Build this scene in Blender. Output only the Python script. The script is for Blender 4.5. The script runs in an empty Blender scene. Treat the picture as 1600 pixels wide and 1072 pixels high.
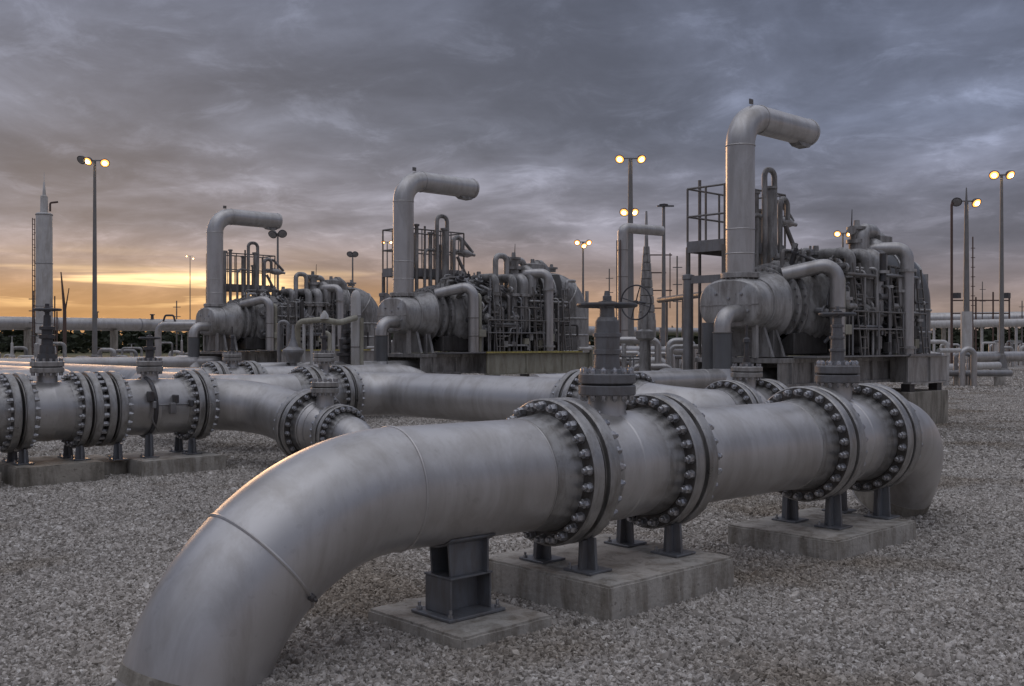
import bpy, bmesh, math, random
from mathutils import Vector, Matrix, noise

# world axes: x runs along the pipelines, y across the yard away from the camera, z up
R = math.radians
scn = bpy.context.scene
col = scn.collection

# ------------------------------------------------------------------ camera
VIEW = math.atan2(.7278, .6858)
cam_d = bpy.data.cameras.new('camera')
cam_d.lens = 36.0; cam_d.sensor_width = 36.0; cam_d.clip_end = 3000; cam_d.clip_start = .1
cam = bpy.data.objects.new('camera', cam_d); col.objects.link(cam)
cam.location = (0, 0, 1.85)
cam.rotation_euler = (R(90), 0, VIEW - R(90))
scn.camera = cam

# ------------------------------------------------------------------ world
SUN_AZ = VIEW + R(24.0)
SUN_EL = R(5.0)
w = bpy.data.worlds.new('World'); scn.world = w; w.use_nodes = True
nt = w.node_tree; nt.nodes.clear()
def N(t, tree=None, **kw):
    n = (tree or nt).nodes.new(t)
    for k, v in kw.items(): setattr(n, k, v)
    return n
def L(a, b, tree=None): a.node.id_data.links.new(a, b)
def mth(op, a, b=None, c=None, tree=None, clamp=False):
    n = N('ShaderNodeMath', tree, operation=op); n.use_clamp = clamp
    for i, x in enumerate((a, b, c)):
        if x is None: continue
        if isinstance(x, (int, float)): n.inputs[i].default_value = x
        else: L(x, n.inputs[i], tree)
    return n.outputs[0]
def ramp(fac, stops, tree=None, interp='LINEAR'):
    n = N('ShaderNodeValToRGB', tree); n.color_ramp.interpolation = interp
    top = max(1.0, max(max(c) if isinstance(c, tuple) else c for _, c in stops))
    stops = [(p, tuple(x / top for x in c) if isinstance(c, tuple) else c / top) for p, c in stops]
    e = n.color_ramp.elements
    while len(e) < len(stops): e.new(.5)
    for el, (p, c) in zip(e, stops):
        el.position = p; el.color = (c[0], c[1], c[2], 1) if not isinstance(c, (int, float)) else (c, c, c, 1)
    if fac is not None: L(fac, n.inputs[0], tree)
    if top > 1.0:
        k = N('ShaderNodeVectorMath', n.id_data, operation='SCALE'); k.inputs['Scale'].default_value = top; L(n.outputs[0], k.inputs[0]); return k.outputs[0]
    return n.outputs[0]
def mixc(f, a, b, mode='MIX', tree=None):
    n = N('ShaderNodeMix', tree, data_type='RGBA', blend_type=mode)
    for s, x in ((n.inputs[0], f), (n.inputs[6], a), (n.inputs[7], b)):
        if isinstance(x, (int, float)): s.default_value = x
        elif isinstance(x, tuple): s.default_value = (x[0], x[1], x[2], 1)
        else: L(x, s, tree)
    return n.outputs[2]

tc = N('ShaderNodeTexCoord'); sep = N('ShaderNodeSeparateXYZ'); L(tc.outputs['Generated'], sep.inputs[0])
dx, dy, dz = sep.outputs
zc = mth('MAXIMUM', dz, 0.0)
# azimuth closeness to the set sun
hl = mth('SQRT', mth('ADD', mth('MULTIPLY', dx, dx), mth('MULTIPLY', dy, dy)))
hl = mth('MAXIMUM', hl, .001)
az = mth('DIVIDE', mth('ADD', mth('MULTIPLY', dx, math.cos(SUN_AZ)), mth('MULTIPLY', dy, math.sin(SUN_AZ))), hl)
sunside = N('ShaderNodeMapRange'); sunside.interpolation_type = 'SMOOTHSTEP'
L(az, sunside.inputs[0]); sunside.inputs[1].default_value = .74; sunside.inputs[2].default_value = 1.0
sunside = sunside.outputs[0]
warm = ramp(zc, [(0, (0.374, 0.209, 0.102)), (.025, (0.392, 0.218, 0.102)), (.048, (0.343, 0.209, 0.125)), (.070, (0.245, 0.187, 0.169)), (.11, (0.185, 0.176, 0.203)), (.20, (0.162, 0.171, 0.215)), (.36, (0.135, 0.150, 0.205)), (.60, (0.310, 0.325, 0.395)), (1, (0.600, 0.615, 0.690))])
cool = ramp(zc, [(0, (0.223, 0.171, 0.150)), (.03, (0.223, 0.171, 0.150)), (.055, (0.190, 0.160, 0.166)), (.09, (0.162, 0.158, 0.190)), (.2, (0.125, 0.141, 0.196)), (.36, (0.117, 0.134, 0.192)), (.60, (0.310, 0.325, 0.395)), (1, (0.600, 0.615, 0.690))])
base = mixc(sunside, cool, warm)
# cloud deck: noise on a plane overhead, seen in perspective
den = mth('ADD', zc, .17)
cv = N('ShaderNodeCombineXYZ'); L(mth('DIVIDE', dx, den), cv.inputs[0]); L(mth('DIVIDE', dy, den), cv.inputs[1]); cv.inputs[2].default_value = 3.7
mp = N('ShaderNodeMapping'); mp.inputs['Rotation'].default_value = (0, 0, R(90) - VIEW + R(10)); mp.inputs['Scale'].default_value = (1.0, .95, 1); L(cv.outputs[0], mp.inputs[0])
n1 = N('ShaderNodeTexNoise'); n1.inputs['Scale'].default_value = 1.25; n1.inputs['Detail'].default_value = 9; n1.inputs['Roughness'].default_value = .56; n1.inputs['Distortion'].default_value = .35
L(mp.outputs[0], n1.inputs['Vector'])
n2 = N('ShaderNodeTexNoise'); n2.inputs['Scale'].default_value = 4.6; n2.inputs['Detail'].default_value = 9; n2.inputs['Roughness'].default_value = .66; n2.inputs['Distortion'].default_value = .5
L(mp.outputs[0], n2.inputs['Vector'])
big = ramp(n1.outputs[0], [(.34, .60), (.44, .80), (.52, .98), (.585, 1.25), (.67, 1.75)], interp='B_SPLINE')
fine = ramp(n2.outputs[0], [(.35, .90), (.46, .96), (.53, 1.0), (.59, 1.12), (.68, 1.38)], interp='B_SPLINE')
low = ramp(zc, [(0, .15), (.04, .45), (.11, 1.0)])
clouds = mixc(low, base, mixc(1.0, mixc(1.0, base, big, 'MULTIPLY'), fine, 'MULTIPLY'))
# torn gaps of clear evening light low over the horizon, on the sun's side
az2 = mth('ARCTAN2', dy, dx)
gv = N('ShaderNodeCombineXYZ'); L(mth('MULTIPLY', az2, 5.0), gv.inputs[0]); L(mth('MULTIPLY', zc, 62.0), gv.inputs[1]); gv.inputs[2].default_value = 1.3
n3 = N('ShaderNodeTexNoise'); n3.inputs['Scale'].default_value = .9; n3.inputs['Detail'].default_value = 6; n3.inputs['Distortion'].default_value = .3; L(gv.outputs[0], n3.inputs['Vector'])
gap = ramp(n3.outputs[0], [(.50, 0.0), (.60, .55), (.68, 1.0)])
band = ramp(zc, [(.030, 0.0), (.043, 1.0), (.058, 1.0), (.070, .10), (.10, 0.0)])
sm = N('ShaderNodeMapRange'); sm.interpolation_type = 'SMOOTHSTEP'; L(az, sm.inputs[0]); sm.inputs[1].default_value = .945; sm.inputs[2].default_value = 1.0
glow = mth('MULTIPLY', mth('MULTIPLY', gap, band), sm.outputs[0])
clouds = mixc(1.0, clouds, mixc(glow, (0, 0, 0), (1.7, 1.15, .5)), 'ADD')
sky = N('ShaderNodeTexSky', sky_type='NISHITA'); sky.sun_disc = False
sky.sun_elevation = SUN_EL; sky.sun_rotation = R(90) - SUN_AZ; sky.dust_density = 2.0
bg1 = N('ShaderNodeBackground'); bg1.inputs[1].default_value = .05; L(sky.outputs[0], bg1.inputs[0])
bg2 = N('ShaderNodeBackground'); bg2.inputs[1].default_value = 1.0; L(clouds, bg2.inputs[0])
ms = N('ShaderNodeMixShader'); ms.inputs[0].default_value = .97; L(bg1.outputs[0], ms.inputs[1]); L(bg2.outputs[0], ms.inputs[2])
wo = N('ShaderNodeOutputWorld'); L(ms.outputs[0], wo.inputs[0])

# ------------------------------------------------------------------ sun
sd = bpy.data.lights.new('sun', 'SUN'); sd.energy = .50; sd.angle = R(22); sd.color = (1.0, .58, .30)
so = bpy.data.objects.new('sun', sd); col.objects.link(so)
so.rotation_euler = Vector((math.cos(SUN_AZ) * math.cos(SUN_EL), math.sin(SUN_AZ) * math.cos(SUN_EL), math.sin(SUN_EL))).to_track_quat('Z', 'Y').to_euler()
so.location = (20, 60, 30)

scn.view_settings.view_transform = 'Standard'; scn.view_settings.look = 'None'
scn.view_settings.exposure = 0.40; scn.view_settings.gamma = 1.0; scn.view_settings.use_curve_mapping = False
scn.render.engine = 'CYCLES'
scn.cycles.use_denoising = True
scn.cycles.max_bounces = 6
scn.cycles.sample_clamp_indirect = 4.0

# ------------------------------------------------------------------ materials
def mk(name, c, metal=0.0, rough=.5, var=.18, dirt=None, damt=.5, scale=3.0, bump=.0, streak=True, rvar=.12, bscale=40., spots=0.0):
    m = bpy.data.materials.new(name); m.use_nodes = True
    t = m.node_tree; b = t.nodes['Principled BSDF']
    tcn = N('ShaderNodeTexCoord', t); oi = N('ShaderNodeObjectInfo', t)
    add = N('ShaderNodeVectorMath', t, operation='ADD'); L(tcn.outputs['Object'], add.inputs[0])
    sc = N('ShaderNodeVectorMath', t, operation='SCALE'); L(oi.outputs['Location'], sc.inputs[0]); sc.inputs['Scale'].default_value = 1.0
    L(sc.outputs[0], add.inputs[1])
    P = add.outputs[0]
    a = N('ShaderNodeTexNoise', t); a.inputs['Scale'].default_value = scale; a.inputs['Detail'].default_value = 7; a.inputs['Roughness'].default_value = .6; L(P, a.inputs['Vector'])
    v = ramp(a.outputs[0], [(.28, 1 - var), (.5, 1.0), (.74, 1 + var)], t)
    colr = mixc(1.0, (c[0], c[1], c[2]), v, 'MULTIPLY', t)
    if dirt:
        mpn = N('ShaderNodeMapping', t); mpn.inputs['Scale'].default_value = (2.2, 2.2, .45) if streak else (1, 1, 1); L(P, mpn.inputs[0])
        d = N('ShaderNodeTexNoise', t); d.inputs['Scale'].default_value = scale * 1.1; d.inputs['Detail'].default_value = 8; d.inputs['Roughness'].default_value = .68; d.inputs['Distortion'].default_value = .4
        L(mpn.outputs[0], d.inputs['Vector'])
        f = ramp(d.outputs[0], [(.44, 0.0), (.54, damt * .5), (.66, damt)], t)
        colr = mixc(f, colr, dirt, tree=t)
    if spots:
        s2 = N('ShaderNodeTexNoise', t); s2.inputs['Scale'].default_value = scale * 9; s2.inputs['Detail'].default_value = 4; L(P, s2.inputs['Vector'])
        f2 = ramp(s2.outputs[0], [(.66, 0.0), (.70, spots)], t)
        colr = mixc(f2, colr, (.10, .085, .07), tree=t)
    L(colr, b.inputs['Base Color'])
    b.inputs['Metallic'].default_value = metal
    r = ramp(a.outputs[0], [(.3, max(.05, rough - rvar)), (.7, min(1, rough + rvar))], t); L(r, b.inputs['Roughness'])
    if bump:
        bn = N('ShaderNodeTexNoise', t); bn.inputs['Scale'].default_value = bscale; bn.inputs['Detail'].default_value = 6; L(P, bn.inputs['Vector'])
        bp = N('ShaderNodeBump', t); bp.inputs['Strength'].default_value = bump; bp.inputs['Distance'].default_value = .02; L(bn.outputs[0], bp.inputs['Height']); L(bp.outputs[0], b.inputs['Normal'])
    return m
def emis(name, c, s):
    m = bpy.data.materials.new(name); m.use_nodes = True; b = m.node_tree.nodes['Principled BSDF']
    b.inputs['Base Color'].default_value = (.8, .7, .5, 1); b.inputs['Emission Color'].default_value = (*c, 1); b.inputs['Emission Strength'].default_value = s
    return m

M = {}
M['pipe'] = mk('silver_pipe_paint', (.575, .560, .545), .62, .38, .08, (.30, .27, .235), .48, 1.3, .04, rvar=.08, bscale=14, spots=.10)
M['pipe2'] = mk('worn_silver_paint', (.525, .51, .495), .68, .38, .12, (.27, .245, .215), .45, 1.6, .05, rvar=.08, bscale=16, spots=.15)
M['flange'] = mk('flange_paint', (.42, .41, .395), .65, .38, .18, (.17, .15, .125), .60, 5, .12, bscale=50, spots=.3)
M['flange_face'] = mk('grimy_flange_face', (.13, .122, .112), .3, .55, .3, (.07, .055, .042), .7, 7, .2, bscale=50)
M['gasket'] = mk('gasket_black', (.02, .02, .02), 0, .7)
M['bolt'] = mk('zinc_bolt', (.50, .505, .52), .8, .34, .25, (.14, .11, .08), .6, 30, .1)
M['bonnet'] = mk('dark_bonnet_paint', (.20, .20, .205), .35, .48, .18, (.12, .10, .085), .5, 6, .15, bscale=45, spots=.3)
M['iron'] = mk('dark_iron', (.10, .10, .105), .4, .5, .25, (.09, .06, .04), .5, 8, .15)
M['support'] = mk('support_grey_paint', (.20, .21, .225), .3, .45, .12, (.13, .10, .08), .5, 5, .05)
M['concrete'] = mk('concrete', (.48, .452, .405), 0, .88, .18, (.17, .145, .11), .8, 2.6, .5, bscale=28, spots=.5)
M['concrete2'] = mk('stained_concrete', (.36, .33, .28), 0, .9, .2, (.11, .095, .07), .85, 2.0, .5, bscale=24, spots=.5)
M['machine'] = mk('machine_grey', (.37, .36, .345), .35, .48, .28, (.085, .075, .065), .75, 2.4, .25, bscale=20, spots=.5)
M['machine_light'] = mk('machine_light_grey', (.48, .47, .455), .45, .42, .2, (.15, .13, .11), .65, 2.2, .2, bscale=20, spots=.4)
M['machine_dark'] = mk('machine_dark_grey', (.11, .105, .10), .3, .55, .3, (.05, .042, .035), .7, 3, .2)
M['blanket'] = mk('insulation_blanket', (.38, .37, .355), .1, .65, .3, (.11, .095, .08), .7, 3, .5, bscale=9)
M['galv'] = mk('galvanised_steel', (.30, .30, .305), .55, .45, .2, (.2, .16, .12), .35, 4, .08)
M['rail'] = mk('rail_steel', (.22, .21, .20), .5, .5, .2, (.16, .11, .07), .4, 6)
M['cream'] = mk('cream_beam_paint', (.40, .385, .31), .1, .55, .16, (.19, .16, .11), .7, 2, .1, spots=.4)
M['yellow'] = mk('yellow_edge_paint', (.50, .42, .13), 0, .6, .2, (.2, .17, .08), .6, 4)
M['riser'] = mk('dark_riser_paint', (.16, .165, .17), .3, .45, .12, (.11, .10, .09), .4, 2)
M['pole'] = mk('pole_steel', (.26, .255, .25), .4, .5, .15, (.2, .17, .13), .4, 3)
M['white'] = mk('white_paint', (.62, .61, .59), .05, .5, .12, (.35, .31, .26), .5, 2)
M['bulb'] = emis('lamp_bulb', (1.0, .72, .34), 14)
M['lamp'] = emis('lamp_glass', (1.0, .36, .06), 2.0)
M['lamp_dim'] = emis('lamp_glass_far', (1.0, .36, .06), 1.6)
M['rust'] = mk('rusty_red', (.13, .085, .07), .1, .7, .2)

# ------------------------------------------------------------------ mesh builder
def basis(ax):
    ax = Vector(ax).normalized()
    up = Vector((0, 0, 1)) if abs(ax.z) < .9 else Vector((1, 0, 0))
    a = up.cross(ax).normalized(); b = ax.cross(a).normalized()
    return ax, a, b
class MB:
    def __init__(s): s.v = []; s.f = []; s.mi = {}
    def ring(s, c, a, b, r, n, ph=0):
        i = len(s.v)
        for k in range(n):
            t = 2 * math.pi * k / n + ph
            s.v.append(c + a * (math.cos(t) * r) + b * (math.sin(t) * r))
        return i
    def bridge(s, i, j, n):
        for k in range(n): s.f.append((i + k, i + (k + 1) % n, j + (k + 1) % n, j + k))
    def lathe(s, prof, o, ax, n=32, cap=True, slot=()):
        ax, a, b = basis(ax); o = Vector(o); prev = None
        for sg, (p, r) in enumerate(prof):
            i = s.ring(o + ax * p, a, b, max(r, 1e-4), n)
            if prev is not None:
                if sg in slot:
                    for k in range(n): s.mi[len(s.f) + k] = 1
                s.bridge(prev, i, n)
            elif cap: s.f.append(tuple(reversed(range(i, i + n))))
            prev = i
        if cap: s.f.append(tuple(range(prev, prev + n)))
        return s
    def cyl(s, p0, p1, r, r1=None, n=16, cap=True):
        p0 = Vector(p0); p1 = Vector(p1); d = p1 - p0
        return s.lathe([(0, r), (d.length, r if r1 is None else r1)], p0, d, n, cap)
    def tube(s, pts, r, n=16, cap=True):
        pts = [Vector(p) for p in pts]; m = len(pts)
        T = []
        for i in range(m):
            d = (pts[min(i + 1, m - 1)] - pts[max(i - 1, 0)]); T.append(d.normalized())
        _, a, b = basis(T[0]); prev = None
        for i in range(m):
            if i:
                q = T[i - 1].rotation_difference(T[i]); a = (q @ a); a = (a - T[i] * a.dot(T[i])).normalized()
            b = T[i].cross(a)
            rr = r[i] if isinstance(r, (list, tuple)) else r
            k = s.ring(pts[i], a, b, rr, n)
            if prev is not None: s.bridge(prev, k, n)
            elif cap: s.f.append(tuple(reversed(range(k, k + n))))
            prev = k
        if cap: s.f.append(tuple(range(prev, prev + n)))
        return s
    def torus(s, c, ax, Rr, r, n=32, m=8):
        ax, a, b = basis(ax); c = Vector(c); first = prev = None
        for k in range(n):
            t = 2 * math.pi * k / n; d = a * math.cos(t) + b * math.sin(t)
            i = s.ring(c + d * Rr, d, ax, r, m)
            if prev is not None: s.bridge(prev, i, m)
            else: first = i
            prev = i
        s.bridge(prev, first, m); return s
    def box(s, x0, x1, y0, y1, z0, z1, ch=0.0):
        if ch <= 0:
            i = len(s.v)
            for x in (x0, x1):
                for y in (y0, y1):
                    for z in (z0, z1): s.v.append(Vector((x, y, z)))
            for q in ((0, 1, 3, 2), (4, 6, 7, 5), (0, 4, 5, 1), (2, 3, 7, 6), (0, 2, 6, 4), (1, 5, 7, 3)): s.f.append(tuple(i + k for k in q))
            return s
        bm = bmesh.new(); bmesh.ops.create_cube(bm, size=1)
        for v in bm.verts: v.co = Vector(((x0 + x1) / 2 + v.co.x * (x1 - x0), (y0 + y1) / 2 + v.co.y * (y1 - y0), (z0 + z1) / 2 + v.co.z * (z1 - z0)))
        bmesh.ops.bevel(bm, geom=bm.edges[:], offset=ch, segments=1, affect='EDGES')
        return s.bm(bm)
    def bm(s, bm):
        i = len(s.v); bm.verts.index_update()
        s.v += [v.co.copy() for v in bm.verts]; s.f += [tuple(i + v.index for v in f.verts) for f in bm.faces]
        bm.free(); return s
    def prism(s, poly, ax, d0, d1):
        # poly: 2-D points in the plane perpendicular to axis letter ax
        def P(a, b, d): return Vector((d, a, b)) if ax == 'x' else Vector((a, d, b)) if ax == 'y' else Vector((a, b, d))
        i = len(s.v); n = len(poly)
        s.v += [P(a, b, d0) for a, b in poly] + [P(a, b, d1) for a, b in poly]
        for k in range(n): s.f.append((i + k, i + (k + 1) % n, i + n + (k + 1) % n, i + n + k))
        s.f.append(tuple(reversed(range(i, i + n)))); s.f.append(tuple(range(i + n, i + 2 * n)))
        return s
    def bar(s, p0, p1, w, h=None):
        # square bar between two points
        h = h or w; p0 = Vector(p0); p1 = Vector(p1); ax, a, b = basis(p1 - p0); i = len(s.v)
        for p in (p0, p1):
            for sa, sb in ((-1, -1), (1, -1), (1, 1), (-1, 1)): s.v.append(p + a * (sa * w / 2) + b * (sb * h / 2))
        for k in range(4): s.f.append((i + k, i + (k + 1) % 4, i + 4 + (k + 1) % 4, i + 4 + k))
        s.f.append((i + 3, i + 2, i + 1, i)); s.f.append((i + 4, i + 5, i + 6, i + 7)); return s
    def mesh(s, name, mat, org=(0, 0, 0), smooth=True, ang=38):
        me = bpy.data.meshes.new(name); o = Vector(org)
        me.from_pydata([tuple(v - o) for v in s.v], [], s.f)
        bm = bmesh.new(); bm.from_mesh(me); bmesh.ops.recalc_face_normals(bm, faces=bm.faces[:]); bm.to_mesh(me); bm.free()
        if smooth:
            me.polygons.foreach_set('use_smooth', [True] * len(me.polygons)); me.set_sharp_from_angle(angle=R(ang))
        for x in (mat if isinstance(mat, tuple) else (mat,)): me.materials.append(M[x] if isinstance(x, str) else x)
        for k, x in s.mi.items(): me.polygons[k].material_index = x
        me.update(); return me
    def build(s, name, mat, parent=None, smooth=True, ang=38):
        o = bpy.data.objects.new(name, s.mesh(name, mat, origin(parent), smooth, ang)); col.objects.link(o)
        if parent: o.parent = parent
        return o
def origin(p):
    o = Vector((0, 0, 0))
    while p is not None: o += p.location; p = p.parent
    return o
def tag(o, label, cat, group=None, kind=None):
    if label: o['label'] = label
    if cat: o['category'] = cat
    if group: o['group'] = group
    if kind: o['kind'] = kind
    return o
def thing(name, label, cat, loc=(0, 0, 0), group=None):
    o = bpy.data.objects.new(name, None); o.empty_display_size = .3; col.objects.link(o); o.location = loc
    return tag(o, label, cat, group)
def child(name, me, parent, loc, rot=None):
    o = bpy.data.objects.new(name, me); col.objects.link(o); o.parent = parent
    o.location = Vector(loc) - origin(parent)
    if rot: o.rotation_euler = rot
    return o
def copy_tree(o, parent=None):
    c = o.copy(); col.objects.link(c)
    if parent: c.parent = parent
    for ch in o.children: copy_tree(ch, c)
    return c
def fillet(pts, rad, seg=10):
    pts = [Vector(p) for p in pts]; out = [pts[0]]
    for i in range(1, len(pts) - 1):
        rr = rad[i - 1] if isinstance(rad, (list, tuple)) else rad
        p, a, b = pts[i], (pts[i - 1] - pts[i]), (pts[i + 1] - pts[i])
        la, lb = a.length, b.length; a.normalize(); b.normalize()
        if la < 1e-6 or lb < 1e-6: continue
        th = a.angle(b)
        if th > 3.10 or th < .05: out.append(p); continue
        d = min(rr / math.tan(th / 2), la * .98, lb * .98); r2 = d * math.tan(th / 2)
        bis = (a + b).normalized(); c = p + bis * (r2 / math.sin(th / 2))
        s0 = p + a * d - c; s1 = p + b * d - c; tot = s0.angle(s1); axis = s0.cross(s1).normalized()
        for k in range(seg + 1): out.append(c + Matrix.Rotation(tot * k / seg, 3, axis) @ s0)
    out.append(pts[-1]); return out
rng = random.Random(7)

# ------------------------------------------------------------------ ground and gravel
gm = bpy.data.materials.new('gravel_ground'); gm.use_nodes = True; t = gm.node_tree; b = t.nodes['Principled BSDF']
tg = N('ShaderNodeTexCoord', t)
vo = N('ShaderNodeTexVoronoi', t); vo.inputs['Scale'].default_value = 30; L(tg.outputs['Object'], vo.inputs['Vector'])
nn = N('ShaderNodeTexNoise', t); nn.inputs['Scale'].default_value = .35; nn.inputs['Detail'].default_value = 8; L(tg.outputs['Object'], nn.inputs['Vector'])
sepc = N('ShaderNodeSeparateColor', t); L(vo.outputs['Color'], sepc.inputs[0])
c1 = ramp(sepc.outputs[0], [(0, (.15, .137, .12)), (.5, (.325, .30, .272)), (1, (.48, .45, .415))], t)
c2 = ramp(nn.outputs[0], [(.3, .78), (.5, 1.0), (.7, 1.18)], t)
L(mixc(1.0, c1, c2, 'MULTIPLY', t), b.inputs['Base Color']); b.inputs['Roughness'].default_value = .92
bp = N('ShaderNodeBump', t); bp.inputs['Strength'].default_value = .8; bp.inputs['Distance'].default_value = .02; L(vo.outputs['Distance'], bp.inputs['Height']); L(bp.outputs[0], b.inputs['Normal'])
g = MB(); g.box(-900, 1200, -900, 1200, -1.0, 0.0)
go = g.build('ground', gm, smooth=False); tag(go, None, None, kind='structure')

sm_ = bpy.data.materials.new('gravel_stone'); sm_.use_nodes = True; t = sm_.node_tree; b = t.nodes['Principled BSDF']
oi = N('ShaderNodeObjectInfo', t)
cs = ramp(oi.outputs['Random'], [(0, (.185, .168, .146)), (.25, (.305, .28, .25)), (.55, (.41, .38, .345)), (.85, (.51, .478, .44)), (1, (.66, .635, .595))], t)
tg = N('ShaderNodeTexCoord', t); ns = N('ShaderNodeTexNoise', t); ns.inputs['Scale'].default_value = 1.5; L(tg.outputs['Object'], ns.inputs['Vector'])
gn_ = N('ShaderNodeNewGeometry', t); nl = N('ShaderNodeTexNoise', t); nl.inputs['Scale'].default_value = .55; nl.inputs['Detail'].default_value = 6; L(gn_.outputs['Position'], nl.inputs['Vector'])
patch = ramp(nl.outputs[0], [(.34, (.74, .68, .60)), (.47, (1, .985, .965)), (.66, (1.14, 1.12, 1.09))], t)
L(mixc(1.0, mixc(1.0, cs, ramp(ns.outputs[0], [(.3, .8), (.7, 1.2)], t), 'MULTIPLY', t), patch, 'MULTIPLY', t), b.inputs['Base Color']); b.inputs['Roughness'].default_value = .85

def cam_to_world(X, Y): return (.7278 * X + .6858 * Y, -.6858 * X + .7278 * Y)
def gravel(name, label, y0, y1, m0, m1, density, size, seed):
    me = bpy.data.meshes.new(name)
    c = [cam_to_world(-m0, y0), cam_to_world(m0, y0), cam_to_world(m1, y1), cam_to_world(-m1, y1)]
    me.from_pydata([(a, b, .001) for a, b in c], [], [(0, 1, 2, 3)]); me.update()
    o = bpy.data.objects.new(name, me); col.objects.link(o); tag(o, label, 'gravel', kind='stuff')
    ng = bpy.data.node_groups.new(name, 'GeometryNodeTree')
    ng.interface.new_socket('Geometry', in_out='INPUT', socket_type='NodeSocketGeometry'); ng.interface.new_socket('Geometry', in_out='OUTPUT', socket_type='NodeSocketGeometry')
    gi = ng.nodes.new('NodeGroupInput'); gout = ng.nodes.new('NodeGroupOutput'); join = ng.nodes.new('GeometryNodeJoinGeometry')
    for k in range(3):
        dp = ng.nodes.new('GeometryNodeDistributePointsOnFaces'); dp.inputs['Density'].default_value = density / 3; dp.inputs['Seed'].default_value = seed * 10 + k
        ng.links.new(gi.outputs[0], dp.inputs['Mesh'])
        ico = ng.nodes.new('GeometryNodeMeshIcoSphere'); ico.inputs['Radius'].default_value = 1.0; ico.inputs['Subdivisions'].default_value = 1
        sp = ng.nodes.new('GeometryNodeSetPosition'); ng.links.new(ico.outputs[0], sp.inputs['Geometry'])
        rv = ng.nodes.new('FunctionNodeRandomValue'); rv.data_type = 'FLOAT_VECTOR'; rv.inputs['Min'].default_value = (-.38,) * 3; rv.inputs['Max'].default_value = (.38,) * 3; rv.inputs['Seed'].default_value = k + 5
        ng.links.new(rv.outputs[0], sp.inputs['Offset'])
        stm = ng.nodes.new('GeometryNodeSetMaterial'); stm.inputs['Material'].default_value = sm_; ng.links.new(sp.outputs[0], stm.inputs['Geometry'])
        ip = ng.nodes.new('GeometryNodeInstanceOnPoints'); ng.links.new(dp.outputs['Points'], ip.inputs['Points']); ng.links.new(stm.outputs[0], ip.inputs['Instance'])
        rr = ng.nodes.new('FunctionNodeRandomValue'); rr.data_type = 'FLOAT_VECTOR'; rr.inputs['Min'].default_value = (0, 0, 0); rr.inputs['Max'].default_value = (6.28, 6.28, 6.28); rr.inputs['Seed'].default_value = 11 + k
        rs = ng.nodes.new('FunctionNodeRandomValue'); rs.data_type = 'FLOAT_VECTOR'; rs.inputs['Min'].default_value = (size * .5, size * .45, size * .3); rs.inputs['Max'].default_value = (size * 1.35, size * 1.0, size * .75); rs.inputs['Seed'].default_value = 21 + k
        ng.links.new(rr.outputs[0], ip.inputs['Rotation']); ng.links.new(rs.outputs[0], ip.inputs['Scale'])
        ng.links.new(ip.outputs[0], join.inputs[0])
    ng.links.new(join.outputs[0], gout.inputs[0])
    md = o.modifiers.new('scatter', 'NODES'); md.node_group = ng
    return o
gravel('gravel', 'crushed grey gravel nearest the camera', 4.3, 9.0, 4.2, 6.3, 2300, .0235, 1)
gravel('gravel', 'crushed grey gravel around the valve blocks', 9.0, 15.0, 6.3, 9.3, 1350, .0255, 2)
gravel('gravel', 'crushed grey gravel in front of the machines', 15.0, 38.0, 9.3, 21.0, 380, .036, 3)

gravel('gravel', 'sparse far gravel between the light poles and pipe clusters', 38.0, 72.0, 21.0, 38.0, 45, .065, 5)
gravel('gravel', 'larger scattered stones lying on the crushed gravel', 4.3, 20.0, 4.2, 11.8, 14, .046, 4)

# ------------------------------------------------------------------ shared fittings
def bolt_mesh(name, af=.056, nh=.044, sr=.0195, sl=.080):
    m = MB(); m.lathe([(0, af * .62), (.008, af * .62)], (0, 0, 0), (1, 0, 0), 14)
    m.lathe([(.008, af * .577), (.008 + nh * .85, af * .577), (.008 + nh, af * .5)], (0, 0, 0), (1, 0, 0), 6)
    m.lathe([(.03, sr), (sl - .006, sr), (sl, sr * .75)], (0, 0, 0), (1, 0, 0), 10)
    return m.mesh(name, 'bolt', ang=30)
BOLT = bolt_mesh('bolt'); BOLT_S = bolt_mesh('bolt', .036, .028, .012, .046)
def flange(parent, c, ax, Rf=.525, rp=.39, th=.11, nb=26, near=True, n=64, name='flange', mat='flange', neck=.22):
    c = Vector(c); ax = Vector(ax).normalized(); e = .012
    m = MB(); prof = [(0, rp * .9), (0, Rf - .05), (.010, Rf - .048), (.010, Rf - e), (.010 + e, Rf), (th - e, Rf), (th, Rf - e), (th, rp + .034), (th + .012, rp + .028)]
    if neck: prof += [(th + neck * .5, rp + .014), (th + neck, rp + .003), (th + neck, rp * .9)]
    else: prof += [(th + .012, rp * .9)]
    m.lathe(prof, c, ax, n, slot=(7, 8))
    o = m.build(name, (mat, 'flange_face'), parent)
    bc = (Rf + rp + .03) / 2; _, a, b = basis(ax)
    if near:
        q = ax.to_track_quat('X', 'Z')
        for k in range(nb):
            tt = 2 * math.pi * (k + .5) / nb
            bo = child('bolt', BOLT, o, c + ax * th + (a * math.cos(tt) + b * math.sin(tt)) * bc)
            bo.rotation_mode = 'QUATERNION'; bo.rotation_quaternion = q @ Matrix.Rotation(rng.uniform(0, 1), 4, 'X').to_quaternion()
            bo.scale = (rng.uniform(.85, 1.15), 1, 1)
    else:
        mb = MB()
        for k in range(nb):
            tt = 2 * math.pi * (k + .5) / nb; p = c + ax * th + (a * math.cos(tt) + b * math.sin(tt)) * bc
            mb.lathe([(0, .036), (.04, .036), (.045, .022), (.072, .02)], p, ax, 6)
        s = mb.build('bolt_ring', 'bolt', o); s['kind'] = 'stuff'
    return o
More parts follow.
